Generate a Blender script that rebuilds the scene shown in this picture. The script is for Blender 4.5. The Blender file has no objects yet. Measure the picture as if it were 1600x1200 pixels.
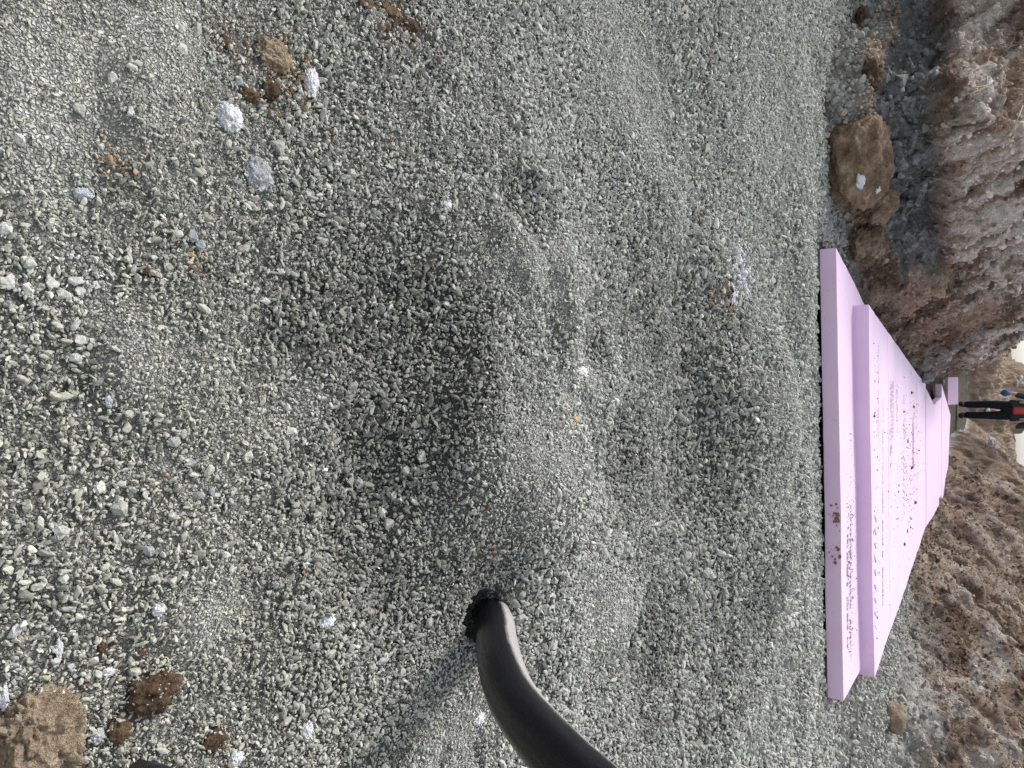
import bpy, bmesh, math, random
import numpy as np
from mathutils import Vector, Matrix, Euler

# ------------------------------------------------------------------ camera, world, sun, exposure
scene = bpy.context.scene
C = scene.collection
F_PX, CAM_H, PITCH = 1164.0, 0.87, math.radians(33.8)
cp, sp = math.cos(PITCH), math.sin(PITCH)

cam_data = bpy.data.cameras.new('camera')
cam_data.sensor_fit = 'HORIZONTAL'
cam_data.sensor_width = 36.0
cam_data.lens = 36.0 * F_PX / 1600.0
cam_data.clip_start = 0.02
cam_data.clip_end = 2000.0
cam = bpy.data.objects.new('camera', cam_data)
C.objects.link(cam)
# the photograph lies on its side: the picture's right is the world's up
cam.matrix_world = Matrix(((0, -1, 0, 0), (sp, 0, -cp, 0), (cp, 0, sp, CAM_H), (0, 0, 0, 1)))
scene.camera = cam

SUN_EL, SUN_AZ = math.radians(38), math.radians(-50)     # azimuth from +Y towards +X
world = bpy.data.worlds.new('World')
scene.world = world
world.use_nodes = True
wn = world.node_tree
wn.nodes.clear()
sky = wn.nodes.new('ShaderNodeTexSky')
sky.sky_type = 'NISHITA'
sky.sun_disc = False
sky.sun_elevation = SUN_EL
sky.sun_rotation = SUN_AZ
sky.altitude = 200
sky.air_density = 1.0
sky.dust_density = 2.5
sky.ozone_density = 1.0
hs = wn.nodes.new('ShaderNodeHueSaturation')
hs.inputs['Saturation'].default_value = 0.30            # white overcast
bg = wn.nodes.new('ShaderNodeBackground')
bg.inputs['Strength'].default_value = 0.14
wo = wn.nodes.new('ShaderNodeOutputWorld')
wn.links.new(sky.outputs[0], hs.inputs['Color'])
wn.links.new(hs.outputs[0], bg.inputs['Color'])
wn.links.new(bg.outputs[0], wo.inputs['Surface'])

sun_d = bpy.data.lights.new('sun', 'SUN')
sun_d.energy = 1.5
sun_d.angle = math.radians(16)
sun_d.color = (1.0, 0.96, 0.90)
sun = bpy.data.objects.new('sun', sun_d)
C.objects.link(sun)
sv = Vector((math.sin(SUN_AZ) * math.cos(SUN_EL), math.cos(SUN_AZ) * math.cos(SUN_EL), math.sin(SUN_EL)))
sun.rotation_euler = sv.to_track_quat('Z', 'Y').to_euler()

vs = scene.view_settings
vs.view_transform = 'Standard'
vs.look = 'None'
vs.exposure = 0.84
vs.gamma = 1.0
vs.use_curve_mapping = False
scene.cycles.max_bounces = 6
scene.cycles.diffuse_bounces = 3

# ------------------------------------------------------------------ helpers: noise, layout
rng = np.random.default_rng(7)
random.seed(7)


def hash3(ix, iy, iz, seed):
    h = (ix * 374761393 + iy * 668265263 + iz * 1274126177 + seed * 974634777) & 0xFFFFFFFF
    h = ((h ^ (h >> 13)) * 1274126177) & 0xFFFFFFFF
    h = ((h ^ (h >> 16)) * 2246822519) & 0xFFFFFFFF
    return ((h ^ (h >> 15)) & 0xFFFFFF) / float(0xFFFFFF)


def vnoise(P, seed=0):
    I = np.floor(P).astype(np.int64)
    f = P - I
    f = f * f * f * (f * (f * 6 - 15) + 10)
    x, y, z = I[:, 0], I[:, 1], I[:, 2]
    r = 0
    for dx in (0, 1):
        wx = f[:, 0] if dx else 1 - f[:, 0]
        for dy in (0, 1):
            wy = f[:, 1] if dy else 1 - f[:, 1]
            for dz in (0, 1):
                wz = f[:, 2] if dz else 1 - f[:, 2]
                r = r + wx * wy * wz * hash3(x + dx, y + dy, z + dz, seed)
    return r * 2 - 1


def fbm(P, octaves=4, seed=0, gain=0.5):
    r, a, t = 0, 1.0, 0
    for o in range(octaves):
        r = r + a * vnoise(P * (2.03 ** o) + o * 17.3, seed + o)
        t += a
        a *= gain
    return r / t


def billow(P, octaves=3, seed=0):
    r, a, t = 0, 1.0, 0
    for o in range(octaves):
        r = r + a * np.abs(vnoise(P * (2.1 ** o) + o * 9.1, seed + o))
        t += a
        a *= 0.5
    return r / t


def worley(P, seed=0):
    I = np.floor(P).astype(np.int64)
    best = np.full(len(P), 9.0)
    second = np.full(len(P), 9.0)
    for dx in (-1, 0, 1):
        for dy in (-1, 0, 1):
            for dz in (-1, 0, 1):
                c = I + np.array((dx, dy, dz))
                q = np.stack([c[:, 0] + hash3(c[:, 0], c[:, 1], c[:, 2], seed),
                              c[:, 1] + hash3(c[:, 0], c[:, 1], c[:, 2], seed + 1),
                              c[:, 2] + hash3(c[:, 0], c[:, 1], c[:, 2], seed + 2)], 1)
                d = np.linalg.norm(q - P, axis=1)
                second = np.minimum(second, np.maximum(best, d))
                best = np.minimum(best, d)
    return best, second


def smooth(a, b, x):
    t = np.clip((x - a) / (b - a), 0, 1)
    return t * t * (3 - 2 * t)


def p3(x, y, z=0.0):
    x = np.asarray(x, float)
    return np.stack([x, np.broadcast_to(y, x.shape), np.broadcast_to(z, x.shape)], 1)


def at(ix, iy, z=0.0):
    """layout aid: the place on a level z where a spot of the photograph lies"""
    a, b = (ix - 800) / F_PX, (iy - 600) / F_PX
    d = (b, cp + a * sp, -sp + a * cp)
    t = (CAM_H - z) / -d[2]
    return d[0] * t, d[1] * t


def px(ix, iy, n):
    """metres that n pixels of the photograph span on the gravel at that spot"""
    a = (ix - 800) / F_PX
    return n / F_PX * CAM_H / (sp - a * cp)


FLOOR_Y = np.array([-6, 4.6, 5.0, 11.5, 13.5, 15.5, 18, 40.0])
FLOOR_Z = np.array([0, 0, -0.01, -0.27, -0.24, -0.12, 0.0, 0.05])


def floor_z(y):
    return np.interp(y, FLOOR_Y, FLOOR_Z)


# mounds, footprints and packed patches of the gravel, laid out by where they show
BUMPS = []   # (x, y, rx, ry, angle, height)


def bump(ix, iy, wx, wy, hgt, ang=0.0):
    x, y = at(ix, iy)
    BUMPS.append((x, y, px(ix, iy, wy), px(ix, iy, wx) / max(0.35, math.sin(PITCH - math.atan((ix - 800) / F_PX))), ang, hgt))


bump(835, 470, 22, 85, 0.022, 0.05)
bump(800, 760, 70, 120, 0.020)
bump(700, 700, 35, 150, 0.016)
bump(560, 780, 70, 130, -0.022)
bump(620, 500, 80, 150, -0.014)
bump(1185, 640, 45, 110, 0.045, -0.2)
bump(1080, 700, 40, 130, -0.035)
bump(1090, 500, 40, 80, -0.030)
bump(960, 700, 40, 80, -0.025)
bump(920, 620, 45, 60, 0.018)
bump(950, 960, 60, 60, 0.022)
bump(1010, 1020, 30, 110, -0.025)
bump(1150, 1000, 40, 90, -0.03)
bump(1190, 860, 45, 80, 0.03)
bump(745, 380, 30, 60, 0.016)
bump(780, 330, 40, 60, -0.02)
bump(230, 150, 60, 160, 0.014)
bump(200, 560, 50, 90, 0.012)
bump(430, 560, 60, 120, -0.014)
bump(860, 1060, 40, 120, 0.02)
bump(640, 960, 60, 90, -0.012)
bump(1000, 300, 60, 120, 0.02)
bump(1060, 180, 60, 100, -0.02)
bump(1240, 250, 25, 200, 0.03)
bump(1245, 480, 20, 100, 0.03)
bump(1250, 820, 20, 120, 0.028)
bump(1255, 1050, 18, 90, 0.02)
bump(905, 560, 25, 40, -0.015)
bump(300, 900, 80, 120, 0.012)
HOLE = (0.455, 1.185)


def top_z(y_):
    return np.interp(y_, [4.5, 11.5, 13.2, 15.5], [0.196, -0.084, -0.085, -0.03])


def bed_z(x, y):
    x = np.asarray(x, float)
    y = np.asarray(y, float)
    P = p3(x, y)
    z = floor_z(y) + 0.012 * fbm(P * 2.2, 3, 11) + 0.006 * fbm(P * 7, 3, 12) + 0.006 * np.abs(fbm(P * 16, 3, 14))
    rough_ = smooth(-0.15, 0.25, fbm(P * 2.6, 2, 19))
    z = z + rough_ * (0.020 * (billow(P * 9, 2, 20) - 0.3) + 0.010 * (billow(P * 24, 2, 23) - 0.3))
    for (bx, by, rx, ry, a, hh) in BUMPS:
        dx, dy = x - bx, y - by
        u = (dx * math.cos(a) + dy * math.sin(a)) / rx
        v = (-dx * math.sin(a) + dy * math.cos(a)) / ry
        z = z + 1.8 * hh * np.exp(-(u * u + v * v) ** 1.8)
    # raked ridge across the trench floor, its near slope facing the camera
    cy_ = 1.16 + 0.06 * np.sin(x * 5 + 0.6) + 0.05 * vnoise(P * 2.6, 17)
    z = z + 0.085 * smooth(-0.34, 0.0, y - cy_) * smooth(0.75, 0.05, y - cy_) * smooth(-0.75, -0.2, x) * smooth(0.75, 0.30, x)
    # second, lower ridge farther off
    cy_ = 2.75 + 0.10 * np.sin(x * 2.2) + 0.08 * vnoise(P * 1.6, 18)
    z = z + 0.085 * smooth(-0.36, 0.0, y - cy_) * smooth(0.9, 0.1, y - cy_) * smooth(-0.5, 0.0, x) * smooth(1.6, 1.0, x)
    # sharp kicked edge of the big footprint
    ex, ey = at(1132, 670)
    z = z + 0.02 * smooth(-0.02, 0.03, y - ey - 0.12 * (x - ex)) * np.exp(-((x - ex - 0.02) / 0.24) ** 4) * np.exp(-((y - ey - 0.1) / 0.22) ** 2)
    # scooped gap round the pipe
    r = np.hypot(x - HOLE[0], (y - HOLE[1]))
    wl = np.exp(-(np.hypot(x - 0.46, y - 1.14) / 0.15) ** 2)
    z = z * (1 - wl) + wl * (0.004 + 0.35 * (z - 0.05) * (z < 0.05))
    z = z - 0.07 * np.exp(-(r / 0.050) ** 6)
    # bedding levelled just below the boards, built up under the upper row
    inb = smooth(-0.95, -0.75, x) * smooth(1.95, 1.75, x)
    front = 4.33 + 0.082 * (x + 0.73)
    near = smooth(-0.22, -0.02, y - front) * inb
    z = z * (1 - near) + near * np.minimum(floor_z(y) - 0.012 + 0.01 * vnoise(P * 3.1, 15), floor_z(y) + 0.004)
    up = smooth(5.2, 5.5, y) * smooth(-0.75, -0.5, x) * smooth(2.15, 1.85, x) * smooth(12.0, 11.6, y)
    z = z + up * 0.07
    # toe of gravel along the right bank
    tr = smooth(1.8, 2.6, x) * smooth(4.8, 6.0, y) * smooth(12, 9, y)
    z = z + tr * 0.14
    # a dark gap runs under the front edge of the lowest board
    gp = smooth(-0.09, -0.03, y - front) * smooth(-0.85, -0.74, x) * smooth(1.85, 1.76, x) * smooth(4.9, 4.7, y)
    z = z - gp * (0.040 + 0.014 * vnoise(P * 2.3, 16))
    under = smooth(-0.75, -0.6, x) * smooth(2.15, 2.0, x) * (y > 5.0) * (y < 15.8)
    z = np.where(under > 0, np.minimum(z, z * (1 - under) + under * (top_z(y) - 0.1)), z)
    return z


# ------------------------------------------------------------------ helpers: materials
def newmat(name):
    m = bpy.data.materials.new(name)
    m.use_nodes = True
    nt = m.node_tree
    b = nt.nodes['Principled BSDF']
    b.inputs['Specular IOR Level'].default_value = 0.2
    b.inputs['Roughness'].default_value = 0.9
    return m, nt, b


def node(nt, t, **kw):
    n = nt.nodes.new(t)
    for k, v in kw.items():
        if k in n.inputs:
            n.inputs[k].default_value = v
        else:
            setattr(n, k, v)
    return n


def noise_tex(nt, coord, scale, detail=6, rough=0.6):
    n = nt.nodes.new('ShaderNodeTexNoise')
    n.inputs['Scale'].default_value = scale
    n.inputs['Detail'].default_value = detail
    n.inputs['Roughness'].default_value = rough
    nt.links.new(coord, n.inputs['Vector'])
    return n


def ramp(nt, fac, stops):
    r = nt.nodes.new('ShaderNodeValToRGB')
    e = r.color_ramp.elements
    while len(e) < len(stops):
        e.new(0.5)
    for el, (p, c) in zip(e, stops):
        el.position = p
        el.color = (*c, 1)
    nt.links.new(fac, r.inputs['Fac'])
    return r


def mixc(nt, fac, a, b, mode='MIX'):
    m = nt.nodes.new('ShaderNodeMix')
    m.data_type = 'RGBA'
    m.blend_type = mode
    for s, v in ((0, fac), (6, a), (7, b)):
        if isinstance(v, (int, float)):
            m.inputs[s].default_value = v
        elif isinstance(v, tuple):
            m.inputs[s].default_value = (*v, 1)
        else:
            nt.links.new(v, m.inputs[s])
    return m.outputs[2]


def bumpn(nt, bsdf, hgt, strength, dist):
    b = nt.nodes.new('ShaderNodeBump')
    b.inputs['Strength'].default_value = strength
    b.inputs['Distance'].default_value = dist
    nt.links.new(hgt, b.inputs['Height'])
    nt.links.new(b.outputs[0], bsdf.inputs['Normal'])
    return b


def speckled(name, stops, scale, bump_s=0.6, bump_d=0.01, rough=0.92, fine=8.0, world_pos=False):
    """soil, snow or stone: a colour ramp over noise with a fine grain in colour and relief"""
    m, nt, b = newmat(name)
    if world_pos:
        co = nt.nodes.new('ShaderNodeNewGeometry').outputs['Position']
    else:
        co = nt.nodes.new('ShaderNodeTexCoord').outputs['Object']
    n1 = noise_tex(nt, co, scale, 8, 0.65)
    n2 = noise_tex(nt, co, scale * fine, 4, 0.7)
    r = ramp(nt, n1.outputs['Fac'], stops)
    g = ramp(nt, n2.outputs['Fac'], [(0.3, (0.6,) * 3), (0.7, (1.3,) * 3)])
    nt.links.new(mixc(nt, 1.0, r.outputs[0], g.outputs[0], 'MULTIPLY'), b.inputs['Base Color'])
    ad = nt.nodes.new('ShaderNodeMath')
    ad.operation = 'ADD'
    nt.links.new(n1.outputs['Fac'], ad.inputs[0])
    nt.links.new(n2.outputs['Fac'], ad.inputs[1])
    bumpn(nt, b, ad.outputs[0], bump_s, bump_d)
    b.inputs['Roughness'].default_value = rough
    return m


def instance_material(name, grain_scale, rough=0.9):
    m, nt, b = newmat(name)
    a = nt.nodes.new('ShaderNodeAttribute')
    a.attribute_type = 'INSTANCER'
    a.attribute_name = 'tint'
    pos = nt.nodes.new('ShaderNodeNewGeometry').outputs['Position']
    n = noise_tex(nt, pos, grain_scale, 2, 0.7)
    g = ramp(nt, n.outputs['Fac'], [(0.3, (0.72,) * 3), (0.7, (1.22,) * 3)])
    nt.links.new(mixc(nt, 1.0, a.outputs['Color'], g.outputs[0], 'MULTIPLY'), b.inputs['Base Color'])
    bumpn(nt, b, n.outputs['Fac'], 0.5, 0.0015)
    b.inputs['Roughness'].default_value = rough
    return m


def vertex_material(name, scales, amt=(0.7, 1.3), bump_s=0.8, bump_d=0.02, rough=0.95):
    m, nt, b = newmat(name)
    a = nt.nodes.new('ShaderNodeAttribute')
    a.attribute_name = 'tint'
    pos = nt.nodes.new('ShaderNodeNewGeometry').outputs['Position']
    n1 = noise_tex(nt, pos, scales[0], 5, 0.7)
    n2 = noise_tex(nt, pos, scales[1], 3, 0.7)
    g1 = ramp(nt, n1.outputs['Fac'], [(0.3, (amt[0],) * 3), (0.7, (amt[1],) * 3)])
    g2 = ramp(nt, n2.outputs['Fac'], [(0.3, (amt[0],) * 3), (0.7, (amt[1],) * 3)])
    c = mixc(nt, 1.0, a.outputs['Color'], g1.outputs[0], 'MULTIPLY')
    nt.links.new(mixc(nt, 1.0, c, g2.outputs[0], 'MULTIPLY'), b.inputs['Base Color'])
    ad = nt.nodes.new('ShaderNodeMath')
    ad.operation = 'MULTIPLY_ADD'
    ad.inputs[1].default_value = 0.35
    nt.links.new(n2.outputs['Fac'], ad.inputs[0])
    nt.links.new(n1.outputs['Fac'], ad.inputs[2])
    bumpn(nt, b, ad.outputs[0], bump_s, bump_d)
    b.inputs['Roughness'].default_value = rough
    return m


# ------------------------------------------------------------------ helpers: objects
def tag(o, label=None, cat=None, group=None, kind=None):
    if label:
        o['label'] = label
    if cat:
        o['category'] = cat
    if group:
        o['group'] = group
    if kind:
        o['kind'] = kind
    return o


def link(name, me, mat=None, parent=None, loc=(0, 0, 0), rot=(0, 0, 0)):
    o = bpy.data.objects.new(name, me)
    C.objects.link(o)
    o.location = loc
    o.rotation_euler = rot
    if parent:
        o.parent = parent
    if mat and me is not None and not me.materials:
        me.materials.append(mat)
    return o


def empty(name, loc, rot=(0, 0, 0)):
    o = bpy.data.objects.new(name, None)
    o.empty_display_size = 0.1
    C.objects.link(o)
    o.location = loc
    o.rotation_euler = rot
    return o


def grid_mesh(name, X, Y, Z, cols=None, smooth_shade=True):
    ny, nx = X.shape
    me = bpy.data.meshes.new(name)
    V = np.stack([X, Y, Z], 2).reshape(-1, 3)
    i = np.arange(ny * nx).reshape(ny, nx)
    Q = np.stack([i[:-1, :-1], i[:-1, 1:], i[1:, 1:], i[1:, :-1]], 2).reshape(-1, 4)
    me.vertices.add(len(V))
    me.vertices.foreach_set('co', V.ravel())
    me.loops.add(Q.size)
    me.loops.foreach_set('vertex_index', Q.ravel())
    me.polygons.add(len(Q))
    me.polygons.foreach_set('loop_start', np.arange(0, Q.size, 4))
    me.update(calc_edges=True)
    if smooth_shade:
        me.polygons.foreach_set('use_smooth', np.ones(len(Q), bool))
    if cols is not None:
        at_ = me.color_attributes.new('tint', 'FLOAT_COLOR', 'POINT')
        at_.data.foreach_set('color', np.concatenate([cols, np.ones((len(cols), 1))], 1).ravel())
    return me


def rock_mesh(name, seed, n=14, size=(1, 1, 1), flat=True, pts_seed=None):
    """an angular stone: the hull of scattered points, 20 to 40 triangles"""
    r = random.Random(seed)
    bm = bmesh.new()
    for k in range(n):
        v = Vector((r.gauss(0, 1), r.gauss(0, 1), r.gauss(0, 1))).normalized() * r.uniform(0.8, 1.0)
        bm.verts.new((v.x * size[0] / 2, v.y * size[1] / 2, v.z * size[2] / 2))
    res = bmesh.ops.convex_hull(bm, input=bm.verts)
    bmesh.ops.delete(bm, geom=[g for g in res['geom_interior'] if isinstance(g, bmesh.types.BMVert)], context='VERTS')
    me = bpy.data.meshes.new(name)
    bm.to_mesh(me)
    bm.free()
    return me


def clod_mesh(name, size, seed, sub=4, lump=0.22, lump_scale=2.2, pit=0.10, flat_bottom=0.35, smooth_shade=True, box=1.0, bill=0.10):
    """a crumbly lump: a fine ball pushed about by noise at several scales"""
    bm = bmesh.new()
    bmesh.ops.create_icosphere(bm, subdivisions=sub, radius=1.0)
    V = np.array([v.co for v in bm.verts])
    w1, w2 = worley(V * lump_scale * 1.5 + seed * 3.7, seed)
    d = 1 + lump * fbm(V * lump_scale + seed * 5.1, 4, seed, 0.6) * 1.6 + pit * (w2 - w1 - 0.3) + bill * (billow(V * 5 + seed, 3, seed + 3) - 0.3)
    if box < 1:
        V = np.sign(V) * np.abs(V) ** box
    V = V * d[:, None]
    V[:, 2] = np.where(V[:, 2] < 0, V[:, 2] * flat_bottom, V[:, 2])
    V *= np.array(size) / 2
    for v, c in zip(bm.verts, V):
        v.co = c
    me = bpy.data.meshes.new(name)
    bm.to_mesh(me)
    bm.free()
    if smooth_shade:
        me.polygons.foreach_set('use_smooth', np.ones(len(me.polygons), bool))
    return me


def tube_mesh(name, pts, radii, seg=20, cap=True, wall=0.0):
    pts = [Vector(p) for p in pts]
    bm = bmesh.new()
    up = Vector((0.3, 0.2, 1)).normalized()
    rings = []
    t_prev = None
    nrm = None
    for i, p in enumerate(pts):
        t = (pts[min(i + 1, len(pts) - 1)] - pts[max(i - 1, 0)]).normalized()
        if nrm is None:
            nrm = t.cross(up).normalized()
        else:
            nrm = (nrm - t * nrm.dot(t)).normalized()
        b = t.cross(nrm)
        rings.append([bm.verts.new(p + (nrm * math.cos(2 * math.pi * k / seg) + b * math.sin(2 * math.pi * k / seg)) * radii[i]) for k in range(seg)])
    for a, b in zip(rings, rings[1:]):
        for k in range(seg):
            bm.faces.new((a[k], a[(k + 1) % seg], b[(k + 1) % seg], b[k]))
    if cap:
        bm.faces.new(rings[0][::-1])
        bm.faces.new(rings[-1])
    bmesh.ops.recalc_face_normals(bm, faces=bm.faces)
    me = bpy.data.meshes.new(name)
    bm.to_mesh(me)
    bm.free()
    me.polygons.foreach_set('use_smooth', np.ones(len(me.polygons), bool))
    return me


def catmull(pts, n):
    pts = [Vector(p) for p in pts]
    pts = [pts[0] * 2 - pts[1]] + pts + [pts[-1] * 2 - pts[-2]]
    out = []
    for i in range(1, len(pts) - 2):
        p0, p1, p2, p3_ = pts[i - 1:i + 3]
        for k in range(n):
            t = k / n
            out.append(0.5 * (2 * p1 + (p2 - p0) * t + (2 * p0 - 5 * p1 + 4 * p2 - p3_) * t * t + (3 * p1 - p0 - 3 * p2 + p3_) * t ** 3))
    out.append(pts[-2])
    return out


def box_mesh(name, size, bevel=0.004, seg=2):
    bm = bmesh.new()
    bmesh.ops.create_cube(bm, size=1.0)
    for v in bm.verts:
        v.co = Vector((v.co.x * size[0], v.co.y * size[1], v.co.z * size[2]))
    if bevel:
        bmesh.ops.bevel(bm, geom=bm.edges[:], offset=bevel, segments=seg, affect='EDGES', profile=0.6)
    me = bpy.data.meshes.new(name)
    bm.to_mesh(me)
    bm.free()
    return me


def scatter(name, P, rot, scl, tint, mat, variants=6, angular=True, seed=0):
    """one uncountable mass of stones or crumbs: points that carry the stones made in the node tree"""
    n = len(P)
    me = bpy.data.meshes.new(name)
    me.vertices.add(n)
    me.vertices.foreach_set('co', np.ascontiguousarray(P, dtype=np.float32).ravel())
    for nm, arr in (('rot', rot), ('scl', scl)):
        a = me.attributes.new(nm, 'FLOAT_VECTOR', 'POINT')
        a.data.foreach_set('vector', np.ascontiguousarray(arr, dtype=np.float32).ravel())
    a = me.attributes.new('tint', 'FLOAT_COLOR', 'POINT')
    a.data.foreach_set('color', np.concatenate([tint, np.ones((n, 1))], 1).astype(np.float32).ravel())
    a = me.attributes.new('pick', 'INT', 'POINT')
    a.data.foreach_set('value', np.random.default_rng(seed).integers(0, variants, n).astype(np.int32))
    me.materials.append(mat)
    o = link(name, me)
    ng = bpy.data.node_groups.new(name + '_nodes', 'GeometryNodeTree')
    ng.interface.new_socket('Geometry', in_out='INPUT', socket_type='NodeSocketGeometry')
    ng.interface.new_socket('Geometry', in_out='OUTPUT', socket_type='NodeSocketGeometry')
    N, L = ng.nodes, ng.links
    gi, go = N.new('NodeGroupInput'), N.new('NodeGroupOutput')
    join = N.new('GeometryNodeJoinGeometry')
    for k in range(variants):
        ico = N.new('GeometryNodeMeshIcoSphere')
        ico.inputs['Radius'].default_value = 0.5
        ico.inputs['Subdivisions'].default_value = 2
        pos = N.new('GeometryNodeInputPosition')
        nz = N.new('ShaderNodeTexNoise')
        nz.noise_dimensions = '4D'
        nz.inputs['W'].default_value = k * 7.31 + seed
        nz.inputs['Scale'].default_value = 1.9
        nz.inputs['Detail'].default_value = 1.0
        L.new(pos.outputs[0], nz.inputs['Vector'])
        sub = N.new('ShaderNodeVectorMath')
        sub.operation = 'SUBTRACT'
        sub.inputs[1].default_value = (0.5, 0.5, 0.5)
        L.new(nz.outputs['Color'], sub.inputs[0])
        sc = N.new('ShaderNodeVectorMath')
        sc.operation = 'SCALE'
        sc.inputs['Scale'].default_value = 1.25 if angular else 0.9
        L.new(sub.outputs[0], sc.inputs[0])
        st = N.new('GeometryNodeSetPosition')
        L.new(ico.outputs['Mesh'], st.inputs['Geometry'])
        L.new(sc.outputs[0], st.inputs['Offset'])
        last = st.outputs[0]
        if angular:
            hull = N.new('GeometryNodeConvexHull')
            L.new(last, hull.inputs[0])
            last = hull.outputs[0]
        ss = N.new('GeometryNodeSetShadeSmooth')
        ss.inputs['Shade Smooth'].default_value = False
        L.new(last, ss.inputs[0])
        sm = N.new('GeometryNodeSetMaterial')
        sm.inputs['Material'].default_value = mat
        L.new(ss.outputs[0], sm.inputs[0])
        g2i = N.new('GeometryNodeGeometryToInstance')
        L.new(sm.outputs[0], g2i.inputs[0])
        L.new(g2i.outputs[0], join.inputs[0])
    iop = N.new('GeometryNodeInstanceOnPoints')
    iop.inputs['Pick Instance'].default_value = True
    L.new(gi.outputs[0], iop.inputs['Points'])
    L.new(join.outputs[0], iop.inputs['Instance'])
    for nm, dt, sock in (('rot', 'FLOAT_VECTOR', 'Rotation'), ('scl', 'FLOAT_VECTOR', 'Scale'), ('pick', 'INT', 'Instance Index')):
        na = N.new('GeometryNodeInputNamedAttribute')
        na.data_type = dt
        na.inputs['Name'].default_value = nm
        src = na.outputs[0]
        if sock == 'Rotation':
            e2r = N.new('FunctionNodeEulerToRotation')
            L.new(src, e2r.inputs[0])
            src = e2r.outputs[0]
        L.new(src, iop.inputs[sock])
    L.new(iop.outputs[0], go.inputs[0])
    md = o.modifiers.new('scatter', 'NODES')
    md.node_group = ng
    return o


# ------------------------------------------------------------------ gravel tones shared by bed and stones
def gauss_img(x, y, ix, iy, wx, wy):
    gx, gy = at(ix, iy)
    rx = px(ix, iy, wy)
    ry = px(ix, iy, wx) / max(0.3, math.sin(PITCH - math.atan((ix - 800) / F_PX)))
    return np.exp(-((x - gx) / rx) ** 2 - ((y - gy) / ry) ** 2)


PACKED = [(830, 470, 30, 90), (800, 730, 90, 120), (870, 600, 60, 60), (210, 560, 60, 70), (330, 960, 60, 60), (940, 960, 50, 60),
          (1190, 640, 40, 90), (1230, 150, 60, 200), (1245, 480, 30, 120), (230, 100, 140, 160), (780, 420, 60, 60), (60, 200, 80, 200),
          (720, 1130, 80, 70), (1000, 130, 90, 150), (1255, 900, 20, 200), (470, 620, 40, 60)]
DAMP_SHADE = [(560, 760, 120, 170), (600, 480, 130, 170), (680, 930, 100, 90), (1080, 700, 70, 170), (1060, 480, 70, 120), (1020, 1050, 60, 130),
        (960, 740, 50, 70), (1150, 1000, 60, 120), (470, 520, 70, 80), (620, 640, 60, 120), (780, 330, 40, 60)]  # damp gravel, with shade of hollows and near slopes put into the tone


def packed_damp_shade(x, y):
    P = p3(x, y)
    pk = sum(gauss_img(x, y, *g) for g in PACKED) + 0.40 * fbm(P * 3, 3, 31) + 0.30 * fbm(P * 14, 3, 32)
    dm = sum(gauss_img(x, y, *g) for g in DAMP_SHADE) + 0.35 * fbm(P * 2.4, 3, 33) + 0.35 * fbm(P * 13, 3, 34)
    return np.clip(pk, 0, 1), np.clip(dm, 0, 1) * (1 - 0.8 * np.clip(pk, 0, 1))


# ------------------------------------------------------------------ gravel bed (sheet)
xs = np.sinh(np.linspace(-3.1, 3.1, 430)) / math.sinh(3.1) * 5.2
ya = np.concatenate([np.linspace(-5.0, 0.1, 30), 0.1 + np.cumsum(np.interp(np.linspace(0, 1, 440), [0, 0.35, 0.8, 1], [0.005, 0.006, 0.014, 0.03])),
                     np.linspace(4.9, 23, 150)])
ya = np.unique(ya)
X, Y = np.meshgrid(xs, ya)
Z = bed_z(X.ravel(), Y.ravel())
pk, dm = packed_damp_shade(X.ravel(), Y.ravel())
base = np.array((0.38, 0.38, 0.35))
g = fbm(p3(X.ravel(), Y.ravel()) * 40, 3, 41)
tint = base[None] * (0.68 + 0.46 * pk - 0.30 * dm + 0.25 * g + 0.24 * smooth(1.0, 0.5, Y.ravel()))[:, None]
far = smooth(4.6, 6.5, Y.ravel())[:, None]
soilc = np.array((0.15, 0.125, 0.10)) * (0.9 + 0.5 * g)[:, None]
rightside = smooth(1.6, 2.0, X.ravel())[:, None]
tint = tint * (1 - far * (1 - 0.75 * rightside)) + soilc * far * (1 - 0.75 * rightside)
m_bed = vertex_material('gravel fines', (170, 520), (0.7, 1.3), 1.0, 0.006)
nt = m_bed.node_tree
b = nt.nodes['Principled BSDF']
pos = nt.nodes.new('ShaderNodeNewGeometry').outputs['Position']
old = b.inputs['Base Color'].links[0].from_socket
wob = noise_tex(nt, pos, 90, 2, 0.5)
wv = nt.nodes.new('ShaderNodeVectorMath')
wv.operation = 'MULTIPLY_ADD'
wv.inputs[1].default_value = (0.006, 0.006, 0.006)
nt.links.new(wob.outputs['Color'], wv.inputs[0])
nt.links.new(pos, wv.inputs[2])
vor = nt.nodes.new('ShaderNodeTexVoronoi')
vor.inputs['Scale'].default_value = 200
nt.links.new(wv.outputs[0], vor.inputs['Vector'])
vore = nt.nodes.new('ShaderNodeTexVoronoi')
vore.feature = 'DISTANCE_TO_EDGE'
vore.inputs['Scale'].default_value = 200
nt.links.new(wv.outputs[0], vore.inputs['Vector'])
sepc = nt.nodes.new('ShaderNodeSeparateColor')
nt.links.new(vor.outputs['Color'], sepc.inputs[0])
cr_ = ramp(nt, sepc.outputs[0], [(0.0, (0.55,) * 3), (1.0, (1.35,) * 3)])
nt.links.new(mixc(nt, 1.0, old, cr_.outputs[0], 'MULTIPLY'), b.inputs['Base Color'])
er_ = ramp(nt, vore.outputs['Distance'], [(0.0, (0, 0, 0)), (0.25, (1, 1, 1))])
hb = nt.nodes.new('ShaderNodeMath')
hb.operation = 'MULTIPLY_ADD'
nt.links.new(er_.outputs[0], hb.inputs[0])
nt.links.new(cr_.outputs[0], hb.inputs[1])
nt.links.new(wob.outputs['Fac'], hb.inputs[2])
bumpn(nt, b, hb.outputs[0], 1.0, 0.006)
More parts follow.
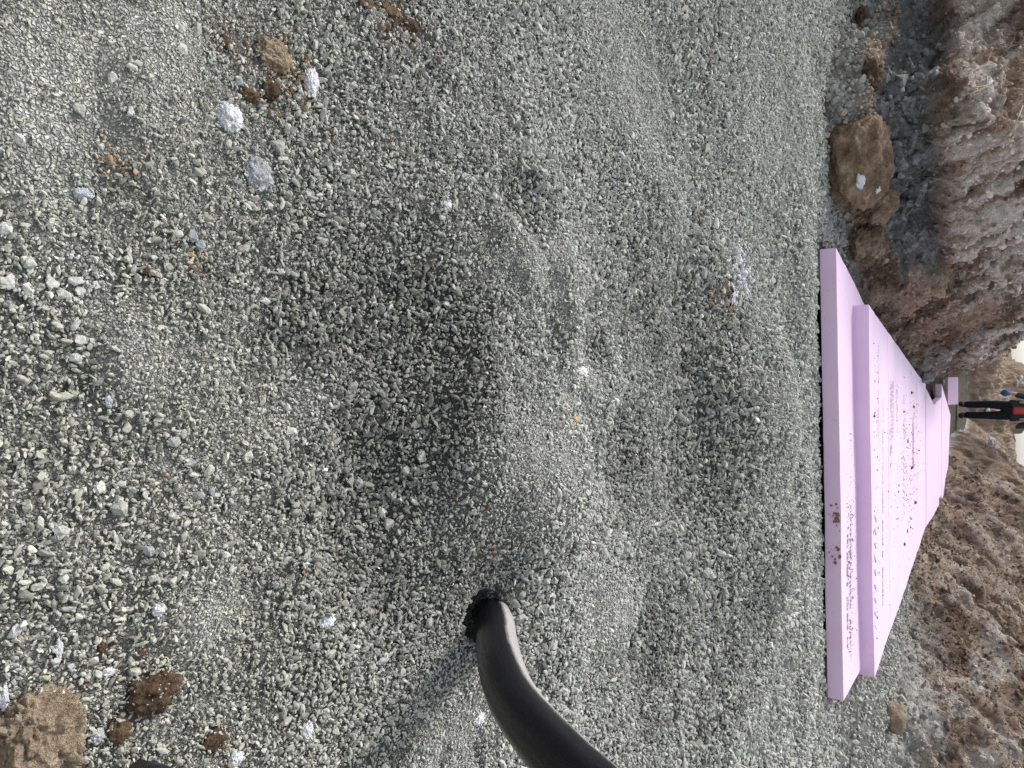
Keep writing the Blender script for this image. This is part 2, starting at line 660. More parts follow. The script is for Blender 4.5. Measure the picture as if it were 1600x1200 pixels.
bed = link('gravel_bed', grid_mesh('gravel_bed', X, Y, (Z - 0.0035 * (1 - pk)).reshape(X.shape), tint), m_bed)
tag(bed, 'packed grey green crushed stone floor of the trench', kind='structure')

# ------------------------------------------------------------------ earth banks (one terrain sheet round the trench)
POLY = np.array([(-3.8, -4.2), (3.8, -4.2), (4.5, 1), (4.1, 4.0), (3.3, 5.3), (2.75, 6.2), (2.3, 7.4), (2.1, 9.5), (2.0, 11.5), (1.85, 13.3), (1.3, 15.5),
                 (0.95, 17.5), (1.0, 20), (0.8, 21.0), (-0.2, 21.0), (-0.35, 19), (-0.12, 16.5), (-0.12, 14), (0.04, 12.2), (-0.18, 9.8), (-0.36, 7.5),
                 (-0.56, 5.9), (-0.86, 5.05), (-1.08, 4.58), (-1.5, 4.5), (-1.9, 4.72), (-2.2, 5.05), (-2.7, 5.45), (-3.6, 5.3), (-4.3, 3.6), (-4.3, 0)])


def sdf_poly(x, y):
    P = np.stack([x, y], 1)
    d = np.full(len(x), 1e9)
    inside = np.zeros(len(x), bool)
    for a, b in zip(POLY, np.roll(POLY, -1, 0)):
        e = b - a
        w = P - a
        t = np.clip((w @ e) / (e @ e), 0, 1)
        d = np.minimum(d, np.hypot(*(w - t[:, None] * e).T))
        cross = (a[1] > y) != (b[1] > y)
        with np.errstate(divide='ignore', invalid='ignore'):
            xi = (b[0] - a[0]) * (y - a[1]) / (b[1] - a[1]) + a[0]
        inside ^= cross & (x < xi)
    return np.where(inside, -d, d)


STEEP = ([-1, 0, 0.07, 0.20, 0.34, 0.50, 0.75, 1.1, 2, 5, 40], [-0.5, -0.03, 0.12, 0.34, 0.58, 0.86, 1.14, 1.38, 1.5, 1.55, 1.6])
GENTLE = ([-1, 0, 0.3, 0.6, 0.9, 1.3, 1.8, 2.5, 5, 40], [-0.35, 0.02, 0.12, 0.34, 0.66, 1.10, 1.50, 1.70, 1.75, 1.8])
CX_Y = [-6, 4, 8, 12, 16, 21, 60]
CX_X = [0, 0.3, 0.85, 0.95, 0.5, 0.3, 0.3]


def axis_samples(breaks):
    out = []
    for (a, b, s) in breaks:
        out.append(np.arange(a, b, s))
    return np.unique(np.round(np.concatenate(out), 4))


xs = axis_samples([(-400, -40, 60), (-40, -6, 3), (-6, -3.2, 0.1), (-3.2, -2.6, 0.03), (-2.6, 2.4, 0.0165), (2.4, 4.2, 0.025), (4.2, 7, 0.1), (7, 40, 3), (40, 401, 60)])
ya = axis_samples([(-400, -40, 60), (-40, -6, 3), (-6, 4.2, 0.15), (4.2, 6.4, 0.0125), (6.4, 9, 0.02), (9, 13, 0.035), (13, 23, 0.06), (23, 30, 0.4), (30, 60, 4), (60, 401, 60)])
X, Y = np.meshgrid(xs, ya)
x, y = X.ravel(), Y.ravel()
Pn = p3(x, y)
sd = sdf_poly(x + 0.10 * vnoise(Pn * 1.7, 51) + 0.05 * vnoise(Pn * 5, 52), y + 0.10 * vnoise(Pn * 1.7, 53) + 0.05 * vnoise(Pn * 5, 54))
cx = np.interp(y, CX_Y, CX_X)
rs = smooth(-0.25, 0.25, x - cx) * smooth(-6, 3.5, y)
end = smooth(20.0, 21.2, y)
rsp = rs * smooth(16, 12.5, y)
hgt = np.interp(sd, *STEEP) * (1 - rsp) + np.interp(sd, *GENTLE) * rsp
topscale = np.interp(y, [-10, 5, 9, 14, 17, 20, 60], [1.0, 1.0, 0.97, 0.90, 0.70, 0.5, 0.5]) * (1 - rs) + rs * np.interp(y, [-10, 5, 14, 18, 20.5, 60], [1, 1, 1.0, 1.0, 0.6, 0.48])
hgt = np.where(hgt > 0, hgt * topscale, hgt)
z = floor_z(y) * smooth(1.0, 0.0, sd) + hgt
# spoil heap closing the far end
hx, hy = 0.35, 24.0
z = np.maximum(z, -0.75 + 2.50 * np.exp(-(((x - hx) / 1.45) ** 2 + ((y - hy) / 2.2) ** 2) ** 1.3) + 0.15 * fbm(Pn * 1.5, 3, 57))
z = np.where(sd > 6, z + 0.5 * fbm(Pn * 0.03, 2, 59) * smooth(6, 60, sd), z)
# lumps, fractures and bucket streaks push the face along its own normal
Zg = z.reshape(X.shape)
gy_, gx_ = np.gradient(Zg, ya, xs)
nx_, ny_ = -gx_.ravel(), -gy_.ravel()
ln = np.sqrt(nx_ ** 2 + ny_ ** 2 + 1)
N3 = np.stack([nx_ / ln, ny_ / ln, 1 / ln], 1)
P = np.stack([x, y, z], 1)
on = (sd > -0.25) & (sd < 4) & (y > 3.0) & (y < 27)
amt = smooth(-0.05, 0.15, sd) * on
idx = np.where(on)[0]
Pi = P[idx]
trans = smooth(-0.85, -1.1, Pi[:, 0]) * smooth(6.5, 5.8, Pi[:, 1])           # the face across the trench, at the left
wall_l = (1 - rs[idx])
zrel = Pi[:, 2] - floor_z(Pi[:, 1])
disp = 0.10 * fbm(Pi * 2.2, 3, 61) + 0.080 * (billow(Pi * 5.5, 3, 62) - 0.3) * 1.8
w1, w2 = worley(Pi * np.array((7, 7, 9)), 63)
wr_ = 0.30 + 0.70 * wall_l
disp += 0.09 * wr_ * (np.clip(w2 - w1, 0, 0.5) - 0.2)
w1b, w2b = worley(Pi * 19 + 3, 66)
disp += 0.035 * (0.5 + 0.5 * wall_l) * (np.clip(w2b - w1b, 0, 0.5) - 0.2) + 0.016 * fbm(Pi * 30, 2, 64)
# streaks: long noise along (1,0,-1)-ish scrape lines
A = np.stack([(Pi[:, 0] + Pi[:, 1] * 0.9 + 0.25 * Pi[:, 2]) * 11, Pi[:, 2] * 2.2, Pi[:, 1] * 0.8], 1)
streak = fbm(A, 4, 65, 0.6)
upper = smooth(0.5, 0.65, zrel)
disp += 0.055 * streak * upper * wall_l
A2 = np.stack([Pi[:, 0] * 1.6, Pi[:, 2] * 1.6, (Pi[:, 1] + 0.5 * Pi[:, 0] + 0.12 * fbm(Pi * 2, 2, 60)) * 6.5], 1)
streak_r = fbm(A2, 4, 67, 0.6)
disp += 0.13 * streak_r * (1 - wall_l) * smooth(0.15, 0.4, zrel)
# hollow shale band across the left face, under an overhang of soil
wob = 0.05 * vnoise(Pi * 2.7, 68)
band = smooth(0.22, 0.28, zrel + wob) * smooth(0.58, 0.50, zrel + wob) * smooth(-0.75, -1.0, Pi[:, 0] + 0.2 * vnoise(Pi * 3, 69)) * smooth(6.5, 5.8, Pi[:, 1])
wsa, wsb = worley(Pi * np.array((9, 9, 15)) + 7, 70)
disp += band * (-0.13 + 0.10 * (np.clip(wsb - wsa, 0, 0.45) - 0.2))
P[idx] += N3[idx] * (disp * amt[idx])[:, None]
# colours of the soils themselves
A_, B_, C_, G_, S_ = (np.array(c) for c in ((0.13, 0.090, 0.064), (0.38, 0.28, 0.21), (0.68, 0.62, 0.555), (0.38, 0.375, 0.35), (0.21, 0.212, 0.206)))
n1 = fbm(P * 3.0, 4, 71, 0.6)
n2 = fbm(P * 11.0, 3, 72, 0.6)
t1 = smooth(-0.35, 0.35, n1 + 0.4 * n2)[:, None]
col = A_ * (1 - t1) + B_ * t1
full = np.zeros(len(x))
fs = full.copy(); fs[idx] = streak
fu = full.copy(); fu[idx] = upper
fb = full.copy(); fb[idx] = band
fr = full.copy(); fr[idx] = streak_r
zr = P[:, 2] - floor_z(y)
pale = (smooth(-0.12, 0.28, fs + 0.5 * n1) * fu * (1 - rs) * smooth(-0.45, 0.1, vnoise(P * 1.6, 73) + 0.25))[:, None]
col = col * (1 - 0.85 * pale) + C_ * 0.85 * pale
shl = (fb * smooth(-0.6, -0.1, n1 + 0.3))[:, None]
col = col * (1 - shl) + S_ * (0.8 + 0.8 * np.abs(n2))[:, None] * shl
pr = (smooth(-0.1, 0.35, fr + 0.35 * n1) * rs)[:, None]
col = col * (1 - 0.65 * pr) + np.array((0.47, 0.40, 0.345)) * 0.65 * pr
gr = np.clip(smooth(0.26, 0.14, zr + 0.16 * n1) * smooth(-1.15, -1.45, x) * smooth(8, 6.5, y) + smooth(0.55, 0.25, zr + 0.30 * n1) * rs * smooth(11, 7, y) + smooth(0.07, 0.0, zr + 0.06 * n1)
             + rs * smooth(0.15, 0.4, n1 + 0.1) * smooth(0.3, 0.6, zr) * 0.8 * smooth(14, 10, y)
             + (1 - rs) * 0.9 * smooth(0.0, 0.3, vnoise(P * 2.1 + 4, 75) + 0.15) * smooth(8.5, 10, y) * smooth(14, 12, y) * smooth(0.95, 0.7, zr), 0, 1)[:, None]
col = col * (1 - gr) + G_ * (0.9 + 0.4 * n2)[:, None] * gr
col = col * (1 - 0.30 * rs * (1 - gr[:, 0]))[:, None]
heap = smooth(20.5, 22, y)[:, None]
col = col * (1 - heap) + (np.array((0.34, 0.255, 0.19)) * (1 + 0.6 * n1)[:, None]) * heap
outer = smooth(1.6, 3.0, sd)[:, None]
col = col * (1 - outer) + np.array((0.20, 0.16, 0.12)) * outer
col = np.clip(col, 0.01, 1)
m_bank = vertex_material('trench soil', (26, 95), (0.6, 1.4), 1.0, 0.03)
bank_me = grid_mesh('trench_banks', P[:, 0].reshape(X.shape), P[:, 1].reshape(X.shape), P[:, 2].reshape(X.shape), col, False)
bank = link('trench_banks', bank_me, m_bank)
tag(bank, 'brown earth banks of the dug trench with the ground beyond', kind='structure')

bank_P, bank_N, bank_C = P, N3, col
bank_sd, bank_rs, bank_band = sd, rs, fb

# ------------------------------------------------------------------ loose crumbs on the banks
m_crumb = instance_material('soil crumb', 120)
vis = np.where((sd > -0.05) & (sd < 1.6) & (y > 4.2) & (y < 16) & (P[:, 2] < 1.5))[0]
area_w = np.gradient(ya)[vis // len(xs)] * np.gradient(xs)[vis % len(xs)] * ln[vis]
area_w = area_w * np.interp(y[vis], [4, 8, 16], [1.0, 0.5, 0.15]) * (1 + 5 * smooth(0.30, 0.15, zr[vis]) * smooth(-1.0, -1.3, x[vis]))
pick = rng.choice(vis, 56000, p=area_w / area_w.sum())
s = np.exp(rng.normal(math.log(0.012), 0.55, len(pick))).clip(0.005, 0.05) * np.interp(y[pick], [4, 14], [1, 1.6])
cp_ = bank_P[pick] + rng.normal(0, 0.008, (len(pick), 3)) + bank_N[pick] * (s * 0.1)[:, None]
crumbs = scatter('soil_crumbs', cp_, rng.uniform(0, 6.28, (len(pick), 3)), s[:, None] * rng.uniform(0.6, 1.25, (len(pick), 3)),
                 np.clip(bank_C[pick] * rng.uniform(0.7, 1.35, (len(pick), 1)), 0.01, 1), m_crumb, 5, True, 3)
tag(crumbs, 'loose soil crumbs and small stones clinging to the trench banks', 'soil', kind='stuff')

# ------------------------------------------------------------------ gravel stones
m_stone = instance_material('crushed stone', 260)


def gravel_points(n, y0, y1, med, sig, lo, hi):
    yy = rng.uniform(y0, y1, n * 2)
    half = np.minimum(0.75 + 0.62 * yy, 3.6)
    xx = rng.uniform(-3.6, 3.6, n * 2)
    k = np.abs(xx) < half
    xx, yy = xx[k], yy[k]
    xx = xx[:n]
    yy = yy[:n]
    pk, dm = packed_damp_shade(xx, yy)
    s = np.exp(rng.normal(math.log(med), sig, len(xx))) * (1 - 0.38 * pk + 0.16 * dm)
    s = s.clip(lo, hi)
    return xx, yy, s, pk, dm


parts = []
for (d, y0, y1, med, sig, lo, hi) in ((86000, 0.15, 0.70, 0.0030, 0.38, 0.0020, 0.0095), (88000, 0.70, 1.25, 0.0037, 0.36, 0.0023, 0.0110), (90000, 1.25, 2.2, 0.0058, 0.33, 0.0032, 0.014),
                                      (66000, 2.2, 3.3, 0.0085, 0.34, 0.0045, 0.020), (62000, 3.3, 4.75, 0.0118, 0.34, 0.006, 0.026)):
    parts.append(gravel_points(d, y0, y1, med, sig, lo, hi))
xx, yy, s, pk, dm = (np.concatenate(c) for c in zip(*parts))
# toe slopes beyond: coarser, on both sides of the boards
n2_ = 9000
xt, yt = rng.uniform(1.75, 3.6, n2_), rng.uniform(4.7, 9.5, n2_)
xt2, yt2 = rng.uniform(-3.4, -0.8, 5000), rng.uniform(4.7, 5.6, 5000)
xt, yt = np.concatenate([xt, xt2]), np.concatenate([yt, yt2])
xx, yy = np.concatenate([xx, xt]), np.concatenate([yy, yt])
s = np.concatenate([s, np.exp(rng.normal(math.log(0.014), 0.4, len(xt))).clip(0.006, 0.035)])
pk, dm = np.concatenate([pk, 0 * xt]), np.concatenate([dm, 0 * xt])
front = 4.33 + 0.082 * (xx + 0.73)
keep = ~((xx > -0.78) & (xx < 1.80) & (yy > front - 0.004)) & (sdf_poly(xx, yy) < 0.25)
keep &= ~((yy > front - 0.055) & (yy < 4.7) & (xx > -0.8) & (xx < 1.8) & (rng.uniform(0, 1, len(xx)) < np.where(xx < 0.95, 0.85, 0.5)))
keep &= np.hypot(xx - HOLE[0], yy - HOLE[1]) > 0.047
xx, yy, s, pk, dm = xx[keep], yy[keep], s[keep], pk[keep], dm[keep]
zz = bed_z(xx, yy) + s * rng.uniform(-0.2, 0.70, len(s))
nst = len(xx)
tilt = rng.normal(0, 0.7, (nst, 2))
rot = np.stack([tilt[:, 0], tilt[:, 1], rng.uniform(0, 6.28, nst)], 1)
scl = s[:, None] * np.stack([rng.uniform(1.0, 2.1, nst), rng.uniform(0.65, 1.1, nst), rng.uniform(0.35, 0.8, nst)], 1)
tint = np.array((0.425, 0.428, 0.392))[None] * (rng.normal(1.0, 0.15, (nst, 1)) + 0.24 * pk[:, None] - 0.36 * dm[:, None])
tint *= 1 + rng.normal(0, 0.014, (nst, 3))
u = rng.uniform(0, 1, nst)
white = u < 0.012
tint[white] = np.array((0.70, 0.70, 0.67)) * rng.uniform(0.7, 1.15, (white.sum(), 1))
blue = (u > 0.012) & (u < 0.05)
tint[blue] = np.array((0.36, 0.37, 0.375)) * rng.uniform(0.7, 1.2, (blue.sum(), 1))
dark = (u > 0.05) & (u < 0.10)
tint[dark] *= 0.55
rust = (u > 0.10) & (u < 0.1015)
tint[rust] = np.array((0.28, 0.19, 0.12)) * rng.uniform(0.7, 1.2, (rust.sum(), 1))
yel = smooth(1.2, 0.3, yy)[:, None]
tint *= 1 + yel * np.array((0.03, 0.03, -0.05))
# frost dusted patch and soil stained patches
for (ix, iy, r, c, amt_) in ((1152, 425, 38, (0.75, 0.76, 0.80), 0.55), (1120, 470, 30, (0.27, 0.21, 0.15), 0.35), (180, 255, 22, (0.42, 0.31, 0.20), 0.6), (310, 405, 18, (0.42, 0.30, 0.20), 0.5),
                             (610, 20, 45, (0.19, 0.13, 0.09), 0.5), (360, 65, 22, (0.24, 0.17, 0.11), 0.5), (200, 1020, 40, (0.22, 0.15, 0.10), 0.25), (740, 850, 25, (0.3, 0.2, 0.12), 0.2),
                             (120, 450, 60, (0.6, 0.6, 0.58), 0.3), (30, 1060, 60, (0.6, 0.6, 0.58), 0.25), (440, 110, 50, (0.25, 0.17, 0.10), 0.4)):
    gx, gy = at(ix, iy)
    w = np.exp(-(((xx - gx) / px(ix, iy, r)) ** 2 + ((yy - gy) / px(ix, iy, r * 1.2)) ** 2))
    hit = rng.uniform(0, 1, nst) < w * amt_ * 1.3
    tint[hit] = np.array(c) * rng.uniform(0.7, 1.2, (hit.sum(), 1))
tint = np.clip(tint, 0.02, 0.85)
gravel = scatter('gravel', np.stack([xx, yy, zz], 1), rot, scl, tint, m_stone, 8, True, 1)
tag(gravel, 'loose grey green crushed stone covering the trench floor', 'gravel', kind='stuff')

# ------------------------------------------------------------------ things
exec_later = []
m_snow = speckled('old snow', [(0.35, (0.72, 0.73, 0.78)), (0.6, (0.86, 0.87, 0.90))], 60, 0.7, 0.004, 0.75)
m_snow_dirty = speckled('dirty snow', [(0.35, (0.40, 0.42, 0.44)), (0.55, (0.66, 0.68, 0.73))], 40, 0.8, 0.004, 0.8)
m_frost = speckled('frosted stone', [(0.35, (0.30, 0.31, 0.32)), (0.55, (0.42, 0.43, 0.44)), (0.68, (0.62, 0.64, 0.68))], 45, 0.8, 0.004, 0.85)
m_tan = speckled('tan clay', [(0.3, (0.25, 0.19, 0.13)), (0.5, (0.42, 0.33, 0.235)), (0.7, (0.54, 0.445, 0.335))], 28, 1.0, 0.008, 0.95)
m_brown = speckled('brown soil', [(0.3, (0.055, 0.034, 0.021)), (0.52, (0.125, 0.080, 0.052)), (0.72, (0.22, 0.155, 0.11))], 30, 1.0, 0.006, 0.8)
m_rust = speckled('rusty soil', [(0.3, (0.10, 0.060, 0.036)), (0.6, (0.22, 0.145, 0.09)), (0.75, (0.32, 0.23, 0.15))], 40, 1.0, 0.005, 0.9)
m_pale_stone = speckled('pale stone', [(0.3, (0.48, 0.48, 0.44)), (0.7, (0.62, 0.62, 0.575))], 50, 0.5, 0.002, 0.85)
m_grey_stone = speckled('grey stone', [(0.3, (0.36, 0.36, 0.33)), (0.7, (0.50, 0.50, 0.46))], 50, 0.6, 0.002, 0.88)
m_blue_stone = speckled('blue grey stone', [(0.3, (0.28, 0.30, 0.325)), (0.7, (0.40, 0.425, 0.455))], 50, 0.5, 0.002, 0.8)
m_white_stone = speckled('white stone', [(0.3, (0.47, 0.47, 0.45)), (0.7, (0.66, 0.66, 0.64))], 40, 0.5, 0.002, 0.8)
m_orange_stone = speckled('orange stone', [(0.3, (0.42, 0.24, 0.11)), (0.7, (0.60, 0.40, 0.22))], 50, 0.4, 0.002, 0.8)


def on_gravel(ix, iy):
    x_, y_ = at(ix, iy)
    z_ = float(bed_z([x_], [y_])[0])
    x_, y_ = at(ix, iy, z_)
    return x_, y_, float(bed_z([x_], [y_])[0])


def lay(name, me, mat, ix, iy, rz, sink, label, cat, group=None):
    x_, y_, z_ = on_gravel(ix, iy)
    o = link(name, me, mat, None, (x_, y_, z_ - sink), (0, 0, rz))
    return tag(o, label, cat, group)


def clod(name, ix, iy, wpx, hpx, tall, seed, mat, label, cat, group=None, rz=0.0, sub=4, **kw):
    """wpx across the upright picture, hpx along it, in pixels of the photograph"""
    sx = px(ix, iy, wpx)
    sy = px(ix, iy, hpx) / max(0.4, math.sin(PITCH - math.atan((ix - 800) / F_PX)))
    return lay(name, clod_mesh(name, (sx, sy, tall), seed, sub, **kw), mat, ix, iy, rz, tall * 0.08, label, cat, group)


# clods of earth on the gravel (photo: x right, y down)
big = clod('clay_clod', 58, 1150, 140, 120, 0.085, 3, m_tan, 'large tan crumbly clay clod, the biggest lump on the gravel', 'clod', 'earth clods on the gravel', sub=6, lump=0.15, lump_scale=1.7, pit=0.22, box=0.74, bill=0.34)
brown_clod = clod('earth_clod', 240, 1080, 66, 74, 0.052, 8, m_brown, 'round dark brown wet earth clod flecked with white, beside the tan clod', 'clod', 'earth clods on the gravel', sub=5, lump=0.26, pit=0.15)
clod('earth_clod', 187, 1140, 46, 30, 0.022, 12, m_rust, 'small rusty brown clod between the tan clod and the dark round clod', 'clod', 'earth clods on the gravel', sub=4, lump=0.26)
clod('earth_clod', 334, 1156, 36, 36, 0.022, 14, m_brown, 'small flat brown clod with white grit near the boot', 'clod', 'earth clods on the gravel', sub=4, lump=0.3)
clod('earth_clod', 432, 88, 46, 52, 0.026, 21, m_tan, 'crumbled tan brown clod right of the white snow lump', 'clod', 'earth clods on the gravel', sub=5, lump=0.30, pit=0.30)
clod('earth_clod', 424, 140, 34, 22, 0.02, 22, m_brown, 'small brown lump at the foot of the crumbled tan clod', 'clod', 'earth clods on the gravel', sub=4, lump=0.26)
clod('earth_clod', 390, 148, 20, 26, 0.018, 23, m_rust, 'small reddish clod just above the white snow lump', 'clod', 'earth clods on the gravel', sub=4, lump=0.35)
clod('earth_clod', 647, 42, 26, 28, 0.024, 24, m_brown, 'nearly black brown clod by the top edge of the photo', 'clod', 'earth clods on the gravel', sub=4, lump=0.26)
clod('earth_clod', 612, 18, 22, 40, 0.016, 25, m_rust, 'broken rusty clod beside the nearly black clod', 'clod', 'earth clods on the gravel', sub=4, lump=0.27)
clod('earth_clod', 575, 8, 18, 34, 0.014, 26, m_rust, 'flat rusty crumb at the top edge, left of the broken rusty clod', 'clod', 'earth clods on the gravel', sub=4, lump=0.27)
clod('earth_clod', 352, 60, 34, 12, 0.010, 27, m_rust, 'thin rusty smear of soil left of the crumbled tan clod', 'clod', 'earth clods on the gravel', sub=4, lump=0.26)
clod('earth_clod', 160, 1012, 18, 11, 0.010, 28, m_rust, 'tiny rusty crumb above the tan clay clod', 'clod', 'earth clods on the gravel', sub=4, lump=0.24)
clod('earth_clod', 222, 1020, 10, 12, 0.008, 29, m_rust, 'tiny reddish crumb above the dark round clod', 'clod', 'earth clods on the gravel', sub=4, lump=0.24)
clod('earth_clod', 226, 421, 16, 14, 0.010, 30, m_rust, 'tiny orange brown crumb among white stones at far left', 'clod', 'earth clods on the gravel', sub=4, lump=0.24)
clod('earth_clod', 1290, 165, 40, 10, 0.03, 31, m_brown, 'thin dark crumb on the gravel edge above the big boulder of soil', 'clod', 'earth clods on the gravel', sub=4, lump=0.24)

# white grit stuck to the dark clod: pieces of that clod
gm = rock_mesh('grit', 5, 10, (0.006, 0.005, 0.004))
gm.materials.append(m_white_stone)
bz = np.array([v.co for v in brown_clod.data.vertices])
for k, i in enumerate(rng.choice(np.where(bz[:, 2] > 0.004)[0], 26, replace=False)):
    o = bpy.data.objects.new('grit', gm)
    C.objects.link(o)
    o.parent = brown_clod
    o.location = bz[i]
    o.rotation_euler = (k, k * 2.1, k * 0.7)
    o.scale = (random.uniform(0.4, 1.2),) * 3

# snow
SNOW = [
    (360, 184, 46, 36, 0.024, m_snow, 'largest bright white snow lump on the gravel'),
    (487, 128, 46, 20, 0.016, m_snow, 'upright crescent of snow right of the crumbled tan clod'),
    (512, 971, 24, 22, 0.016, m_snow, 'clean round white snow pellet alone left of the pipe'),
    (405, 272, 52, 38, 0.020, m_frost, 'dirty grey frosted lump below the largest snow lump'),
    (481, 1144, 30, 16, 0.014, m_snow, 'oblong white snow bit near the bottom edge, between boot and pipe'),
    (753, 1124, 20, 18, 0.014, m_snow, 'small snow bit touching the near side of the black pipe'),
    (703, 317, 16, 14, 0.010, m_snow, 'tiny lone white snow bit above the middle of the gravel'),
    (250, 953, 20, 18, 0.012, m_snow, 'small angular snow chip above the dark round clod'),
    (92, 1013, 34, 10, 0.008, m_snow, 'thin sliver of snow above the tan clay clod'),
    (368, 1186, 26, 20, 0.014, m_snow, 'snow chip on the bottom edge right of the boot'),
    (170, 1050, 14, 20, 0.010, m_snow, 'snow chip between tan clod and dark round clod'),
    (153, 1150, 24, 18, 0.010, m_snow_dirty, 'greyish snow crumb touching the right side of the tan clod'),
    (130, 303, 20, 26, 0.012, m_snow_dirty, 'flat pale snow patch at the far left, above the white stones'),
    (172, 625, 22, 10, 0.008, m_snow, 'narrow white chip standing on the left part of the gravel'),
    (6, 1090, 40, 14, 0.012, m_snow, 'white bit at the left edge above the tan clod'),
    (895, 582, 16, 14, 0.014, m_snow, 'white bit in the packed footprint at the centre right'),
    (862, 562, 12, 12, 0.010, m_snow_dirty, 'smaller pale bit beside the white bit in the footprint'),
    (1150, 470, 34, 18, 0.016, m_snow_dirty, 'frosty snow smear on the gravel in front of the boards'),
    (1160, 408, 24, 14, 0.014, m_snow_dirty, 'upper end of the frosty smear in front of the boards'),
]
for k, (ix, iy, w, hh, t, m, lab) in enumerate(SNOW):
    clod('snow_lump', ix, iy, w, hh, t, 100 + k, m, lab, 'snow', 'bits of old snow on the gravel', sub=5, lump=0.24, lump_scale=2.3, pit=0.22)

# larger stones that stand out of the gravel
STONES = [
    (15, 440, 26, 24, 'w', 'white stone at the left edge, first of a white cluster'), (42, 452, 22, 18, 'w', 'white stone in the cluster at the left edge, second from the edge'),
    (78, 442, 24, 14, 'w', 'upright white stone right of the cluster at the left edge'), (115, 437, 18, 26, 'w', 'broad white stone right of the left edge cluster'),
    (100, 458, 16, 24, 'w', 'white stone just below the broad white stone'), (125, 455, 14, 16, 'w', 'white chip tucked below the broad white stone at its right'),
    (8, 357, 24, 18, 'w', 'pale stone at the left edge above the white cluster'), (125, 532, 18, 22, 'p', 'pale wedge stone left of the small packed hollow at left'),
    (118, 558, 18, 20, 'w', 'white jagged stone below the pale wedge stone'), (260, 415, 22, 8, 'w', 'slim white stone right of the tiny orange crumb'),
    (240, 402, 8, 12, 'w', 'tiny white pebble above the slim white stone'), (45, 410, 24, 20, 'p', 'dull pale stone above the white cluster'),
    (300, 368, 24, 16, 'b', 'blue grey rounded stone, upper of a touching pair'), (312, 382, 22, 16, 'b', 'blue grey rounded stone, lower of a touching pair'),
    (235, 860, 22, 20, 'b', 'light blue grey round pebble alone at lower left'), (299, 722, 14, 20, 'b', 'small blue grey stone in the left half of the gravel'),
    (330, 768, 16, 10, 'b', 'dark blue splinter stone in the left half'), (155, 762, 26, 16, 'p', 'oblong pale stone at mid left'),
    (185, 795, 30, 26, 'g', 'large grey green stone below the oblong pale stone'), (270, 690, 20, 20, 'g', 'grey stone right of the oblong pale stone'),
    (180, 120, 24, 14, 'p', 'pale almond shaped stone, upper left, standing on end'), (208, 104, 14, 18, 'p', 'pale stone right of the almond shaped stone'),
    (208, 174, 20, 12, 'p', 'small pale oval stone below the almond shaped stone'), (237, 150, 14, 9, 'b', 'small blue oval stone right of the pale oval stone'),
    (280, 78, 18, 20, 'p', 'pale round stone right of the almond shaped stone'), (276, 45, 18, 18, 'g', 'grey round stone near the top, above the pale round stone'),
    (373, 126, 16, 12, 'b', 'smooth light stone between reddish clod and snow lump'), (30, 218, 20, 22, 'p', 'pale angular stone at upper left edge'),
    (125, 170, 26, 18, 'g', 'grey wedge stone at upper left'), (305, 45, 22, 18, 'g', 'grey knobbly stone near the top edge'),
    (435, 231, 24, 22, 'g', 'round grey stone right of the dirty frosted lump'), (512, 290, 14, 16, 'p', 'pale egg shaped stone below the round grey stone'),
    (550, 270, 16, 16, 'g', 'grey oval stone to the right of the egg shaped stone'), (420, 322, 12, 14, 'p', 'pale square stone below the dirty frosted lump'),
    (480, 303, 12, 16, 'g', 'flat grey stone left of the egg shaped stone'), (740, 103, 18, 20, 'b', 'bluish stone at the top middle'),
    (664, 305, 14, 12, 'g', 'triangular grey stone left of the lone snow bit'), (614, 478, 18, 9, 'p', 'pale splinter standing in the dark loose gravel'),
    (584, 470, 20, 8, 'p', 'slim pale splinter left of another in the dark loose gravel'), (415, 470, 12, 20, 'p', 'pale chip in the left middle'),
    (430, 480, 20, 10, 'g', 'grey splinter beside the pale chip in the left middle'), (643, 410, 10, 13, 'p', 'pale bead of stone above the dark loose gravel'),
    (446, 636, 16, 16, 'p', 'pale square stone left of the dark hollow'), (455, 676, 20, 20, 'p', 'pale rough stone below the pale square stone'),
    (604, 772, 16, 12, 'p', 'bright triangular stone in the dark hollow'), (588, 800, 18, 14, 'p', 'bright angular stone below the triangular stone in the hollow'),
    (562, 755, 20, 12, 'g', 'tall grey stone left of the triangular stone in the hollow'), (645, 738, 20, 16, 'g', 'flat stone on the rim right of the dark hollow'),
    (520, 765, 14, 14, 'g', 'small grey stone at the left rim of the dark hollow'), (598, 818, 22, 20, 'g', 'blocky grey stone at the foot of the dark hollow'),
    (718, 717, 18, 18, 'g', 'round grey stone on the packed rim at the centre'), (665, 783, 12, 14, 'p', 'small pale stone right of the hollow'),
    (565, 920, 14, 10, 'g', 'grey stone above the clean round snow pellet'), (517, 1022, 18, 22, 'g', 'grey stone below the clean round snow pellet'),
    (582, 1043, 18, 14, 'g', 'oval grey stone left of the pipe'), (602, 1025, 12, 10, 'p', 'bright small stone left of the pipe'),
    (670, 972, 20, 14, 'g', 'grey stone just left of the pipe hole'), (626, 1050, 20, 10, 'g', 'slim grey stone left of the pipe bend'),
    (508, 1112, 18, 12, 'p', 'pale stone above the oblong snow bit'), (893, 656, 13, 13, 'o', 'small orange pebble in the footprint at the centre right'),
    (1276, 866, 9, 9, 'o', 'small orange pebble against the front of the lower pink board'), (890, 868, 16, 16, 'g', 'grey stone right of the packed patch'),
    (1155, 950, 12, 16, 'p', 'pale stone on the gravel before the right part of the boards'), (385, 710, 16, 22, 'p', 'pale oblong stone left of the rough stone'),
    (243, 905, 14, 16, 'g', 'grey chip above the small angular snow chip'), (95, 830, 22, 26, 'g', 'large flat grey stone at lower left'),
    (60, 915, 14, 22, 'p', 'pale stone above the thin snow sliver'), (20, 985, 22, 20, 'w', 'white crumbly stone at the left edge above the tan clod'),
]
